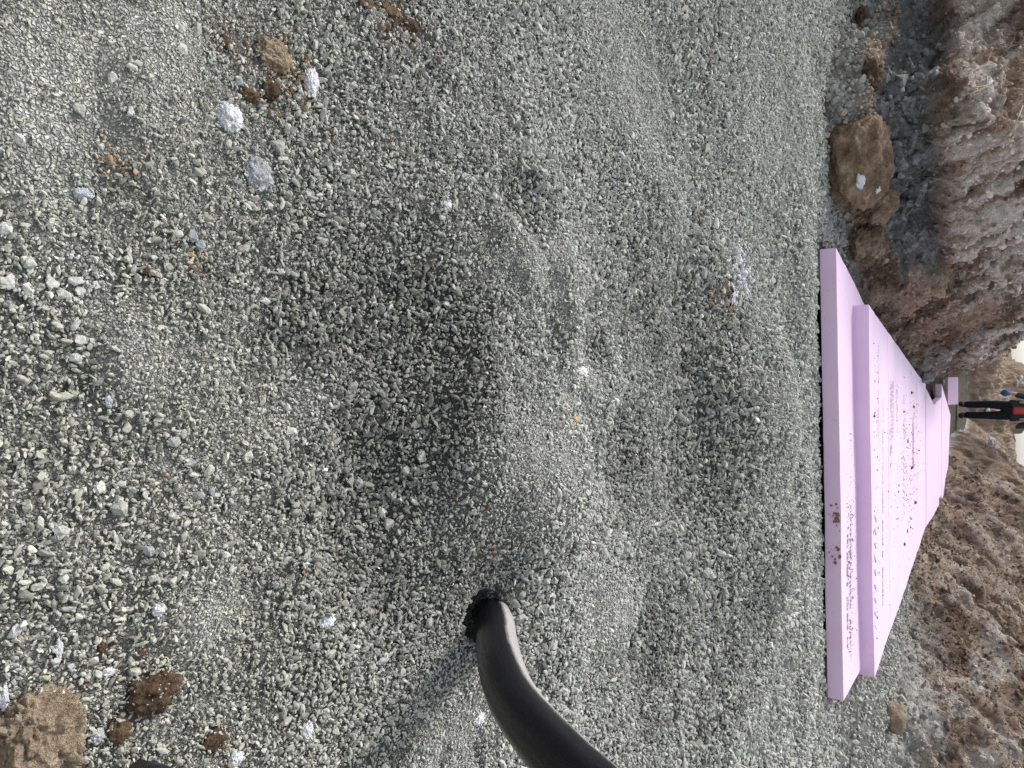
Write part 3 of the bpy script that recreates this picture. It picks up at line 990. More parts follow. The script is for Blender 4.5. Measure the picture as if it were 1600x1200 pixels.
mats = {'w': m_white_stone, 'p': m_pale_stone, 'g': m_grey_stone, 'b': m_blue_stone, 'o': m_orange_stone}
for k, (ix, iy, w, hh, c, lab) in enumerate(STONES):
    sx = px(ix, iy, w) * 1.05
    sy = px(ix, iy, hh) / max(0.5, math.sin(PITCH - math.atan((ix - 800) / F_PX)))
    # w is the span along the picture's y axis, hh along its x axis
    sx, sy = px(ix, iy, w), px(ix, iy, hh) * 1.15
    t = min(sx, sy) * random.uniform(0.6, 0.9)
    me = rock_mesh('stone', 300 + k, 18, (sx * 1.1, sy * 1.1, t))
    o = lay('stone', me, mats[c], ix, iy, random.uniform(-0.3, 0.3), -t * 0.12, lab, 'stone', 'larger stones showing in the gravel')

# ------------------------------------------------------------------ pink foam boards
m_foam, nt, b = newmat('pink foam')
tc = nt.nodes.new('ShaderNodeTexCoord').outputs['Object']
geo = nt.nodes.new('ShaderNodeNewGeometry').outputs['Position']
n1 = noise_tex(nt, tc, 2.5, 5, 0.6)
n2 = noise_tex(nt, tc, 220, 2, 0.5)
r1 = ramp(nt, n1.outputs['Fac'], [(0.3, (0.755, 0.555, 0.765)), (0.7, (0.81, 0.63, 0.815))])
n3 = noise_tex(nt, geo, 55, 5, 0.75)
dirt = ramp(nt, n3.outputs['Fac'], [(0.58, (0, 0, 0)), (0.72, (1, 1, 1))])
n4 = noise_tex(nt, geo, 3.1, 3, 0.6)
dm4 = ramp(nt, n4.outputs['Fac'], [(0.42, (0, 0, 0)), (0.66, (0.7, 0.7, 0.7))])
dmix = mixc(nt, 1.0, dirt.outputs[0], dm4.outputs[0], 'MULTIPLY')
nt.links.new(mixc(nt, dmix, r1.outputs[0], (0.34, 0.25, 0.22)), b.inputs['Base Color'])
mp = nt.nodes.new('ShaderNodeMapping')
mp.inputs['Scale'].default_value = (2, 6, 260)
nt.links.new(tc, mp.inputs['Vector'])
n5 = noise_tex(nt, mp.outputs[0], 1.0, 2, 0.5)
bumpn(nt, b, n5.outputs['Fac'], 0.35, 0.002)
b.inputs['Roughness'].default_value = 0.55
b.inputs['Specular IOR Level'].default_value = 0.35
m_print, ntp, bp = newmat('grey print')
bp.inputs['Base Color'].default_value = (0.50, 0.41, 0.51, 1)
m_print_d, ntp, bp = newmat('faded black print')
bp.inputs['Base Color'].default_value = (0.30, 0.26, 0.32, 1)


def quads_mesh(name, quads):
    me = bpy.data.meshes.new(name)
    V, Fc = [], []
    for q in quads:
        Fc.append(tuple(range(len(V), len(V) + 4)))
        V += q
    me.from_pydata(V, [], Fc)
    return me


def text_rows(x0, x1, y0, y1, rows, seed, gap=0.35):
    """lines of unreadable small print: rows of short bars"""
    r = random.Random(seed)
    out = []
    dy = (y1 - y0) / rows
    for k in range(rows):
        x = x0
        while x < x1:
            w = r.uniform(0.006, 0.028)
            xe = min(x + w, x1)
            if r.random() < 0.85:
                out.append([(x, y0 + k * dy), (xe, y0 + k * dy), (xe, y0 + k * dy + dy * (1 - gap)), (x, y0 + k * dy + dy * (1 - gap))])
            x = xe + r.uniform(0.003, 0.010)
    return out


def slashes(x0, y0, n, step, w, hh, lean):
    return [[(x0 + k * step, y0), (x0 + k * step + w, y0), (x0 + k * step + w + lean, y0 + hh), (x0 + k * step + lean, y0 + hh)] for k in range(n)]


def quad_board(q, thick, label, lift=0.0, marks=None, flat=None):
    """a board trimmed to four corners (front left, front right, back right, back left)"""
    tz = top_z if flat is None else (lambda y_: flat)
    ox, oy = sum(p[0] for p in q) / 4, sum(p[1] for p in q) / 4
    oz = float(tz(oy))
    bm = bmesh.new()
    top = [bm.verts.new((p[0] - ox, p[1] - oy, tz(p[1]) - oz + lift)) for p in q]
    bot = [bm.verts.new((v.co.x, v.co.y, v.co.z - thick)) for v in top]
    bm.faces.new(top)
    bm.faces.new(bot[::-1])
    for k in range(4):
        j_ = (k + 1) % 4
        bm.faces.new((top[j_], top[k], bot[k], bot[j_]))
    bmesh.ops.recalc_face_normals(bm, faces=bm.faces)
    long_ = [e for e in bm.edges if e.calc_length() > 0.3]
    bmesh.ops.subdivide_edges(bm, edges=long_, cuts=36, use_grid_fill=True)
    sharp = [e for e in bm.edges if len(e.link_faces) == 2 and e.calc_face_angle() > 0.8]
    bmesh.ops.bevel(bm, geom=sharp, offset=0.004, segments=2, affect='EDGES', profile=0.6)
    W = np.array([v.co for v in bm.verts]) + np.array((ox, oy, 0))
    dz = 0.004 * fbm(W * 1.7, 2, 91) + 0.0012 * fbm(W * 14, 2, 92)
    dxy = 0.0025 * fbm(W * 9, 3, 93) + 0.0035 * np.minimum(0, vnoise(W * 23, 94) + 0.55)
    for v, a, c in zip(bm.verts, dz, dxy):
        v.co.z += a
        if v.normal.y < -0.5 or abs(v.normal.x) > 0.5:
            v.co += v.normal * c
    me = bpy.data.meshes.new('foam_board')
    bm.to_mesh(me)
    bm.free()
    o = link('foam_board', me, m_foam, None, (ox, oy, oz))
    tag(o, label, 'foam board', 'pink insulation boards laid along the trench')
    for (mat, quads) in (marks or []):
        pr = link('printing', quads_mesh('printing', [[(a - ox, c - oy, tz(c) - oz + lift + 0.0014) for (a, c) in qd] for qd in quads]), mat, o)
        pr['kind'] = 'stuff'
    return o


# lower board, front edge from (-0.73, 4.25) to (1.76, 4.44)
rz0 = math.atan2(0.20, 2.49)
wd = 0.61 * 2
cxm, cym = 0.515, 4.345
lower = quad_board([(-0.725, 4.25), (1.755, 4.448), (1.76, 5.62), (-0.44, 5.42)], 0.084, 'lowest pink foam board with the long bare lilac front edge on the gravel', flat=0.102,
                   marks=[(m_print, text_rows(0.85, 1.5, 4.56, 4.61, 1, 5)), (m_print, text_rows(0.7, 1.6, 4.66, 4.70, 1, 6))])
# second layer, a row of boards falling gently away
SEAMS = [  # left x, left y, right x, right y, height of the upper face at left and right
    (-0.46, 4.73, 1.80, 5.03), (-0.375, 5.90, 1.825, 6.12), (-0.29, 7.08, 1.85, 7.24), (-0.205, 8.26, 1.875, 8.37), (-0.12, 9.44, 1.90, 9.50), (0.0, 11.40, 1.92, 11.42)]
LBL = ['upper pink foam board stacked on the lowest one, its lilac edge facing us', 'second pink foam board of the upper row, with blocks of grey print and soil specks',
       'third pink foam board of the upper row, with slanted print', 'fourth pink foam board of the upper row, narrowing between the banks',
       'fifth pink foam board of the upper row, ending at the cross seam']


for k in range(5):
    a, c = SEAMS[k], SEAMS[k + 1]
    gap = 0.0035
    q = [(a[0], a[1] + gap), (a[2], a[3] + gap), (c[2], c[3]), (c[0], c[1])]
    marks = []
    if k == 0:
        marks = [(m_print, slashes(0.80, 5.06, 9, 0.085, 0.022, 0.10, 0.05)), (m_print, text_rows(-0.25, 0.35, 5.25, 5.29, 1, 11)), (m_print, text_rows(0.1, 1.5, 5.55, 5.62, 1, 12))]
    elif k == 1:
        marks = [(m_print, text_rows(-0.02, 0.42, 6.05, 6.40, 4, 21, 0.2)), (m_print, text_rows(0.45, 0.62, 6.1, 6.30, 2, 22)), (m_print, text_rows(0.0, 0.4, 6.62, 6.8, 2, 23))]
    elif k == 2:
        marks = [(m_print, slashes(0.62, 7.35, 9, 0.06, 0.02, 0.45, 0.12)), (m_print, text_rows(0.1, 0.5, 7.4, 7.7, 3, 24))]
    elif k == 3:
        marks = [(m_print, text_rows(0.3, 0.9, 8.7, 9.0, 3, 25))]
    quad_board(q, 0.09, LBL[k], (0.0, 0.0015, 0.0, -0.001, 0.001)[k], marks)
quad_board([(0.06, 11.47), (1.93, 11.49), (1.95, 12.7), (0.30, 12.7)], 0.09, 'sixth pink foam board just beyond the cross seam', 0.004)
quad_board([(0.32, 12.705), (1.95, 12.705), (1.90, 14.0), (0.22, 13.95)], 0.09, 'far pink foam board right of the grey rock pile')
quad_board([(0.0, 13.96), (1.89, 14.005), (1.72, 15.0), (0.55, 15.5), (-0.05, 15.2)][:4], 0.09, 'farthest flat pink foam board, curling up before the person', 0.002)
off = link('foam_board', box_mesh('foam_board', (0.48, 0.22, 0.06), 0.004), m_foam, None, (0.12, 15.15, 0.01), (math.radians(42), 0, 0.05))
tag(off, 'short offcut of pink board propped upright near the person', 'foam board', 'pink insulation boards laid along the trench')

# soil crumbs and gravel bits strewn on the boards
cr = []
for k in range(2600):
    u = random.random()
    if u < 0.72:
        yb = random.gauss(7.9, 0.85) if random.random() < 0.8 else random.uniform(5.0, 11)
        xb = random.gauss(0.75, 0.42)
    elif u < 0.80:
        yb, xb = random.uniform(4.95, 5.3), random.uniform(-0.3, 1.6)
    else:
        xb = random.gauss(1.05, 0.28)
        yb = 4.37 + 0.082 * (xb + 0.73) + 0.05 + abs(random.gauss(0, 0.13))
        if yb > 4.80 + 0.07 * (xb + 0.4):
            continue
    if yb < 4.80 + 0.07 * (xb + 0.4):
        zb = 0.102
    else:
        zb = top_z(yb) + 0.001
    if xb < -0.38 + (yb - 4.9) * 0.03 or xb > 1.75 or yb > 11.5:
        continue
    cr.append((xb, yb, zb))
cr = np.array(cr)
s = np.exp(rng.normal(math.log(0.0036), 0.6, len(cr))).clip(0.0018, 0.016)
big_i = rng.choice(np.where(cr[:, 1] > 6)[0], 9, replace=False)
s[big_i] = rng.uniform(0.02, 0.045, 9)
cr[:, 2] += s * 0.15
tint = np.array((0.22, 0.155, 0.11)) * rng.uniform(0.6, 1.7, (len(cr), 1))
lowm = cr[:, 1] < 4.9
tint[lowm] = np.array((0.34, 0.33, 0.30)) * rng.uniform(0.7, 1.3, (lowm.sum(), 1))
scl = s[:, None] * rng.uniform(0.6, 1.2, (len(cr), 3)) * np.array((1, 1, 0.6))
tag(scatter('soil_specks', cr, rng.uniform(0, 6.28, (len(cr), 3)) * np.array((0.1, 0.1, 1)), scl, tint, m_crumb, 5, True, 9),
    'brown soil specks and grit strewn over the pink boards', 'soil', kind='stuff')

# mud splash on the front edge of the lower board
mq = []
fx = lambda sx: (cxm + math.cos(rz0) * (sx - 0.0), cym + math.sin(rz0) * sx)
ms = []
for k in range(60):
    sx = random.choice([0.72, 0.74, 0.73, 0.92, 0.95]) - 0.515 + random.gauss(0, 0.035)
    zz_ = 0.06 + random.gauss(0.018, 0.016)
    if not 0.01 < zz_ < 0.10:
        continue
    fx_, fy_ = cxm + math.cos(rz0) * sx, cym + math.sin(rz0) * sx
    ms.append((fx_, fy_ - 0.001, zz_))
ms = np.array(ms)
s = np.exp(rng.normal(math.log(0.005), 0.7, len(ms))).clip(0.002, 0.022)
tag(scatter('mud_splash', ms, np.zeros((len(ms), 3)), np.stack([s, s * 0.25, s * 1.1], 1), np.tile(np.array((0.22, 0.14, 0.09)), (len(ms), 1)), m_crumb, 4, True, 10),
    'brown mud splash on the lilac front edge of the lowest board', 'mud', kind='stuff')

# ------------------------------------------------------------------ black pipe
m_pipe, nt, b = newmat('black polyethylene')
tcn = nt.nodes.new('ShaderNodeTexCoord')
geo = nt.nodes.new('ShaderNodeNewGeometry')
uv = nt.nodes.new('ShaderNodeAttribute')
uv.attribute_name = 'around'
n1 = noise_tex(nt, geo.outputs['Position'], 22, 6, 0.7)
sepu = nt.nodes.new('ShaderNodeSeparateXYZ')
nt.links.new(uv.outputs['Vector'], sepu.inputs[0])
# scuffs and painted sheen run along the pipe: noise stretched along its length
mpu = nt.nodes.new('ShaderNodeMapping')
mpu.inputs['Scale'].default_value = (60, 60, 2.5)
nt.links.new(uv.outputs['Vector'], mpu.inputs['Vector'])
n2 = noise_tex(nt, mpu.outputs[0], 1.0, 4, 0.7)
b.inputs['Specular IOR Level'].default_value = 0.3


def math_node(nt, op, a, bb):
    m = nt.nodes.new('ShaderNodeMath')
    m.operation = op
    for i, v in enumerate((a, bb)):
        if isinstance(v, (int, float)):
            m.inputs[i].default_value = v
        else:
            nt.links.new(v, m.inputs[i])
    return m.outputs[0]


n6 = noise_tex(nt, geo.outputs['Position'], 260, 3, 0.75)
n7 = noise_tex(nt, geo.outputs['Position'], 9, 3, 0.6)
scuff_sheen = ramp(nt, math_node(nt, 'ADD', sepu.outputs['X'], math_node(nt, 'ADD', math_node(nt, 'MULTIPLY', n2.outputs['Fac'], 0.55), math_node(nt, 'MULTIPLY', n7.outputs['Fac'], 0.35))), [(0.84, (0, 0, 0)), (1.08, (1, 1, 1))])  # grey scuffs, plus a sheen painted along the upper side
grit_ = ramp(nt, n6.outputs['Fac'], [(0.40, (0.3,) * 3), (0.58, (1, 1, 1))])
dust0 = ramp(nt, math_node(nt, 'ADD', sepu.outputs['Y'], math_node(nt, 'ADD', math_node(nt, 'MULTIPLY', n1.outputs['Fac'], 0.9), math_node(nt, 'MULTIPLY', n7.outputs['Fac'], 0.5))), [(1.36, (0, 0, 0)), (1.66, (1, 1, 1))])
dust = nt.nodes.new('ShaderNodeMix')
dust.data_type = 'RGBA'
dust.blend_type = 'MULTIPLY'
dust.inputs[0].default_value = 1.0
nt.links.new(dust0.outputs[0], dust.inputs[6])
nt.links.new(grit_.outputs[0], dust.inputs[7])
c0 = mixc(nt, math_node(nt, 'MULTIPLY', scuff_sheen.outputs[0], 0.85), (0.009, 0.009, 0.012), (0.50, 0.49, 0.49))
c1 = mixc(nt, math_node(nt, 'MULTIPLY', dust.outputs[2], 1.0), c0, (0.30, 0.265, 0.19))
ring = ramp(nt, math_node(nt, 'ADD', sepu.outputs['Z'], math_node(nt, 'MULTIPLY', n1.outputs['Fac'], 0.03)), [(0.232, (0, 0, 0)), (0.236, (1, 1, 1)), (0.241, (1, 1, 1)), (0.245, (0, 0, 0))])
rg = math_node(nt, 'MULTIPLY', ring.outputs[0], scuff_sheen.outputs[0])
c2 = mixc(nt, rg, c1, (0.42, 0.40, 0.42))
nt.links.new(c2, b.inputs['Base Color'])
rr = ramp(nt, n2.outputs['Fac'], [(0.3, (0.16,) * 3), (0.75, (0.38,) * 3)])
rsum = math_node(nt, 'ADD', rr.outputs[0], math_node(nt, 'MULTIPLY', dust0.outputs[0], 0.4))
nt.links.new(rsum, b.inputs['Roughness'])
bumpn(nt, b, n2.outputs['Fac'], 0.12, 0.001)

PIPE_R = 0.0375
ctrl = [(0.480, 1.35, -0.15), (0.474, 1.285, -0.06), (0.468, 1.198, 0.026), (0.465, 1.09, 0.108), (0.463, 0.990, 0.188), (0.467, 0.919, 0.257), (0.468, 0.854, 0.337), (0.471, 0.795, 0.427), (0.480, 0.735, 0.53), (0.54, 0.66, 0.66), (0.68, 0.60, 0.76)]
cpts = catmull(ctrl, 14)
pme = tube_mesh('pipe', cpts, [PIPE_R] * len(cpts), 40, False)
lens = [0.0]
for a, c in zip(cpts, cpts[1:]):
    lens.append(lens[-1] + (c - a).length)
att = pme.attributes.new('around', 'FLOAT_VECTOR', 'POINT')
vec = []
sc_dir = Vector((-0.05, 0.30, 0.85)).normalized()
du_dir = Vector((-0.26, -0.90, -0.24)).normalized()
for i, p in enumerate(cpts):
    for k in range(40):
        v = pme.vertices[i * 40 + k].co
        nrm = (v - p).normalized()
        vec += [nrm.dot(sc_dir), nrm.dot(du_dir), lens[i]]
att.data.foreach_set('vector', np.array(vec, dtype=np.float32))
pipe = link('water_pipe', pme, m_pipe)
sol = pipe.modifiers.new('wall', 'SOLIDIFY')
sol.thickness = 0.005
sol.offset = -1
tag(pipe, 'scuffed black plastic pipe bending up out of the gravel', 'pipe')

# ------------------------------------------------------------------ boot at the frame's edge
m_boot, nt, b = newmat('black rubber')
b.inputs['Base Color'].default_value = (0.012, 0.012, 0.020, 1)
b.inputs['Roughness'].default_value = 0.32
b.inputs['Specular IOR Level'].default_value = 0.5
m_sole, nt, b = newmat('boot sole')
b.inputs['Base Color'].default_value = (0.02, 0.02, 0.022, 1)
bx_, by_ = at(222, 1183)
bootz = float(bed_z([bx_], [by_])[0])
boot = empty('rubber_boot', (bx_, by_, bootz), (0, 0, math.radians(-12)))
tag(boot, 'shiny black boot toe reaching in at the bottom edge left', 'boot')


def boot_section(x, w, h0, h1, n=20):
    return [(x, math.cos(a) * w * (1 if math.sin(a) > -0.2 else 0.95), h0 + (h1 - h0) * (0.5 + 0.5 * math.sin(a)) if True else 0) for a in [2 * math.pi * k / n for k in range(n)]]


bm = bmesh.new()
secs = [(0.0, 0.004, 0.018, 0.030), (0.006, 0.022, 0.013, 0.046), (0.02, 0.036, 0.012, 0.060), (0.05, 0.047, 0.012, 0.074), (0.10, 0.050, 0.012, 0.086), (0.16, 0.044, 0.012, 0.11), (0.21, 0.042, 0.012, 0.15), (0.25, 0.042, 0.012, 0.19), (0.285, 0.034, 0.014, 0.20), (0.30, 0.010, 0.03, 0.19)]
rings = [[bm.verts.new(p) for p in boot_section(*s_)] for s_ in secs]
for a, c in zip(rings, rings[1:]):
    for k in range(20):
        bm.faces.new((a[k], a[(k + 1) % 20], c[(k + 1) % 20], c[k]))
bm.faces.new(rings[0]); bm.faces.new(rings[-1])
bmesh.ops.recalc_face_normals(bm, faces=bm.faces)
me = bpy.data.meshes.new('foot')
bm.to_mesh(me); bm.free()
me.polygons.foreach_set('use_smooth', np.ones(len(me.polygons), bool))
link('foot', me, m_boot, boot).modifiers.new('sub', 'SUBSURF').levels = 1
link('shaft', tube_mesh('shaft', [(0.225, 0, 0.12), (0.222, 0, 0.2), (0.225, 0, 0.30), (0.23, 0, 0.38)], [0.052, 0.054, 0.06, 0.066], 24, False), m_boot, boot)
bm = bmesh.new()
outl = [(0.002, 0.0), (0.012, 0.026), (0.04, 0.045), (0.09, 0.053), (0.16, 0.045), (0.24, 0.045), (0.285, 0.036), (0.30, 0.0)]
loop = outl + [(a, -w) for a, w in outl[-2:0:-1]]
lo = [bm.verts.new((a, w, 0.0)) for a, w in loop]
hi_ = [bm.verts.new((a, w, 0.016)) for a, w in loop]
for k in range(len(loop)):
    j = (k + 1) % len(loop)
    bm.faces.new((lo[k], lo[j], hi_[j], hi_[k]))
bm.faces.new(lo); bm.faces.new(hi_)
bmesh.ops.recalc_face_normals(bm, faces=bm.faces)
me = bpy.data.meshes.new('sole')
bm.to_mesh(me); bm.free()
link('sole', me, m_sole, boot)

# ------------------------------------------------------------------ things on the banks
m_boulder = speckled('clay boulder', [(0.30, (0.17, 0.115, 0.075)), (0.5, (0.37, 0.265, 0.18)), (0.66, (0.62, 0.48, 0.35))], 9, 1.0, 0.03, 0.95, 9)
m_shale = speckled('dark shale', [(0.3, (0.075, 0.076, 0.078)), (0.5, (0.20, 0.203, 0.205)), (0.68, (0.42, 0.42, 0.41))], 12, 0.9, 0.015, 0.7, 6, True)
m_tanrock = speckled('tan rock', [(0.3, (0.20, 0.15, 0.10)), (0.6, (0.33, 0.26, 0.19)), (0.8, (0.42, 0.35, 0.27))], 12, 0.8, 0.01, 0.9)


def bank_hit(ix, iy):
    """where the bank stands behind a spot of the photograph"""
    a, bb = (ix - 800) / F_PX, (iy - 600) / F_PX
    d = np.array((bb, cp + a * sp, -sp + a * cp))
    d /= np.linalg.norm(d)
    rel = bank_P - np.array((0, 0, CAM_H))
    t = rel @ d
    off = np.linalg.norm(rel - t[:, None] * d, axis=1)
    ok = (off < 0.035) & (t > 2.5)
    if not ok.any():
        ok = (off < 0.3) & (t > 2.5)
    i = np.where(ok)[0]
    return bank_P[i[np.argmin(t[i])]]


def on_bank(name, me, mat, ix, iy, rot, label=None, cat=None, group=None, parent=None, push=0.0):
    p = Vector(bank_hit(ix, iy))
    p -= (p - Vector((0, 0, CAM_H))).normalized() * push
    o = link(name, me, mat, parent, p, rot)
    if label:
        tag(o, label, cat, group)
    return o


on_bank('soil_boulder', clod_mesh('soil_boulder', (0.50, 0.42, 0.40), 41, 6, 0.20, 1.6, 0.16, 0.8), m_boulder, 1335, 245, (0.2, 0, 0.3),
        'large rounded tan brown boulder of clay at the foot of the left bank', 'boulder', push=-0.05)
on_bank('soil_boulder', clod_mesh('soil_boulder', (0.26, 0.24, 0.22), 43, 5, 0.24, 1.8, 0.18, 0.8), m_boulder, 1372, 325, (0, 0.2, 0.8),
        'smaller clay lump tucked right beneath the large boulder, nearer the boards', 'boulder', push=-0.02)
on_bank('soil_boulder', clod_mesh('soil_boulder', (0.16, 0.22, 0.10), 44, 5, 0.24, 1.8, 0.18, 0.8), m_brown, 1352, 25, (0, 0.0, 0.2),
        'long brown earth lump at the top edge on the gravel border', 'boulder', push=-0.02)
on_bank('soil_boulder', clod_mesh('soil_boulder', (0.18, 0.16, 0.12), 46, 5, 0.30, 1.8, 0.2, 0.8), m_brown, 1366, 110, (0, 0.1, 0.2),
        'dark brown earth lump between top edge and the large boulder', 'boulder', push=-0.02)
on_bank('soil_boulder', clod_mesh('soil_boulder', (0.22, 0.20, 0.16), 48, 5, 0.30, 1.8, 0.2, 0.8), m_boulder, 1350, 375, (0.1, 0.1, 0.2),
        'crumbled earth lump just behind the left end of the lowest board', 'boulder', push=-0.02)
zq = 0.0
for _ in range(12):
    xq, yq = at(1387, 1120, zq)
    zq = 0.5 * zq + 0.5 * float(bed_z([xq], [yq])[0])
tan = link('rock', clod_mesh('rock', (0.25, 0.20, 0.19), 52, 4, 0.14, 1.2, 0.14, 0.7), m_tanrock, None, (xq, yq, zq + 0.035), (0.1, -0.1, 0.3))
tag(tan, 'tan rounded rock lying at the foot of the right bank past the boards', 'rock')
on_bank('stone', rock_mesh('stone', 61, 16, (0.13, 0.06, 0.05)), m_pale_stone, 1447, 1129, (0.2, 0.3, 0.1), 'pale flat stone flake on the right bank above the tan rock', 'stone', push=0.02)
on_bank('stone', rock_mesh('stone', 62, 16, (0.11, 0.07, 0.06)), m_orange_stone, 1502, 1000, (0.2, 0.3, 0.5), 'pinkish stone high on the right bank', 'stone', push=0.02)
on_bank('snow_lump', clod_mesh('snow_lump', (0.08, 0.06, 0.06), 71, 4, 0.3), m_snow, 1338, 282, (0, 0, 0), 'white snow dab on the face of the large clay boulder', 'snow', push=0.16)
on_bank('snow_lump', clod_mesh('snow_lump', (0.05, 0.04, 0.04), 72, 4, 0.3), m_snow, 1367, 305, (0, 0, 0), 'tiny white dab under the large clay boulder', 'snow', push=0.12)
for k, (ix, iy, w, lab) in enumerate([(1550, 693, 0.28, 'grey white snow patch high on the right bank beyond the boards'), (1543, 643, 0.2, 'white patch low on the heap behind the person'),
                                      (1595, 590, 0.25, 'white patch on the heap left of the person'), (1586, 598, 0.18, 'small white spot on the heap left of the person'),
                                      (1455, 605, 0.28, 'white lump among grey rocks at the notch in the boards')]):
    on_bank('snow_lump', clod_mesh('snow_lump', (w, w * 0.7, w * 0.45), 80 + k, 4, 0.35), m_frost if k == 0 else m_snow_dirty, ix, iy, (0.4, 0, k), lab, 'snow', push=0.03)
for k, (ix, iy, w, lab) in enumerate([(1462, 607, 0.36, 'grey rock leaning over the notch between far boards'), (1452, 590, 0.28, 'dark rock on the bank at the notch between far boards'),
                                      (1470, 598, 0.30, 'grey rock beside the propped offcut of pink board')]):
    on_bank('rock', rock_mesh('rock', 90 + k, 22, (w, w * 0.9, w * 0.7)), m_grey_stone if k != 1 else m_shale, ix, iy, (0.4, 0.2, k), lab, 'rock', push=0.03)

# blocks of dark shale in the hollow band: pieces of the bank
shale_v = [rock_mesh('shale_block', 500 + k, 13, (1.0, 0.8, 0.5)) for k in range(7)]
for m_ in shale_v:
    m_.materials.append(m_shale)
cand = np.where((bank_band > 0.55) & (bank_P[:, 0] > -3.2))[0]
for k, i in enumerate(rng.choice(cand, 240, replace=False)):
    o = bpy.data.objects.new('shale_block', shale_v[k % 7])
    C.objects.link(o)
    o.parent = bank
    o.location = Vector(bank_P[i]) + Vector((0, random.uniform(-0.01, 0.03), 0))
    o.rotation_euler = (random.uniform(-0.6, 0.6), random.uniform(-0.9, 0.9), random.uniform(0, 6.28))
    w = random.choice([0.04, 0.05, 0.07, 0.09, 0.12, 0.17])
    o.scale = (w * random.uniform(0.8, 1.3), w * random.uniform(0.8, 1.2), w * random.uniform(0.7, 1.3))

# roots hanging out of the left bank
m_root = speckled('pale root', [(0.3, (0.30, 0.22, 0.14)), (0.7, (0.52, 0.42, 0.29))], 40, 0.4, 0.002, 0.8)


def root(pix, rad, label):
    c0_ = Vector((0, 0, CAM_H))
    d0 = (Vector(bank_hit(*pix[0])) - c0_).length
    d1 = (Vector(bank_hit(*pix[-1])) - c0_).length
    pts = []
    for k, (ix, iy) in enumerate(pix):
        a, bb = (ix - 800) / F_PX, (iy - 600) / F_PX
        ray = Vector((bb, cp + a * sp, -sp + a * cp)).normalized()
        near = (Vector(bank_hit(ix, iy)) - c0_).length
        t = k / (len(pix) - 1)
        pts.append(c0_ + ray * (min(d0 * (1 - t) + d1 * t, near) - 0.03))
    cps = catmull(pts, 8)
    n = len(cps)
    o = link('root', tube_mesh('root', cps, [rad * (1 - 0.6 * k / n) for k in range(n)], 6), m_root)
    tag(o, label, 'root', 'roots hanging out of the left bank')


root([(1545, 133), (1530, 136), (1505, 137)], 0.006, 'short pale root stub pointing down from the left bank')
root([(1542, 135), (1520, 145), (1502, 151)], 0.005, 'slanting pale root crossing under the short root stub')
root([(1541, 118), (1542, 126), (1540, 136)], 0.005, 'knotty upright root tip above the short stub')
root([(1598, 165), (1590, 185), (1575, 212), (1555, 228), (1535, 238)], 0.005, 'long curved pale root on the upper left bank')
root([(1545, 100), (1525, 108), (1512, 122)], 0.003, 'hair thin root left of the root stub')

# ------------------------------------------------------------------ person standing in the trench
def cloth(name, c, rough=0.85, scale=30):
    return speckled(name, [(0.3, tuple(v * 0.8 for v in c)), (0.7, tuple(min(1, v * 1.2) for v in c))], scale, 0.3, 0.005, rough, 5)


m_skin = cloth('skin', (0.52, 0.30, 0.23), 0.6)
m_jacket = cloth('dark jacket', (0.035, 0.040, 0.045))
m_panel = cloth('grey panel', (0.36, 0.40, 0.37))
m_trouser = cloth('dark trousers', (0.014, 0.017, 0.026))
m_red = cloth('red shirt', (0.52, 0.085, 0.065))
m_blue = cloth('blue cloth', (0.06, 0.13, 0.36))
m_hair = cloth('dark hair', (0.03, 0.022, 0.016))
m_work = cloth('work boot', (0.03, 0.025, 0.02))


def skin_object(name, verts, edges, radii, mat, parent, root_i=0, sub=2):
    me = bpy.data.meshes.new(name)
    me.from_pydata([tuple(v) for v in verts], edges, [])
    o = link(name, me, mat, parent)
    md = o.modifiers.new('skin', 'SKIN')
    md.use_smooth_shade = True
    sl = me.skin_vertices[0].data if me.skin_vertices else None
    if sl is None:
        bm = bmesh.new()
        bm.from_mesh(me)
        bm.verts.layers.skin.verify()
        bm.to_mesh(me)
        bm.free()
        sl = me.skin_vertices[0].data
    for k, r in enumerate(radii):
        sl[k].radius = (r, r) if isinstance(r, (int, float)) else r
        sl[k].use_root = (k == root_i)
    s_ = o.modifiers.new('sub', 'SUBSURF')
    s_.levels = sub
    s_.render_levels = sub
    return o


px0, py0 = 0.52, 17.6
pz0 = float(floor_z(py0)) + 0.01
person = empty('person', (px0, py0, pz0), (0, 0, 0))
tag(person, 'person in dark jacket open over a red shirt standing at the trench end', 'person')
# facing the camera (-Y); their right side is at -X
J = {}
V, E_, R_ = [], [], []


def jv(n, p, r):
    J[n] = len(V)
    V.append(p)
    R_.append(r)


def je(*names):
    for a, c in zip(names, names[1:]):
        E_.append((J[a], J[c]))


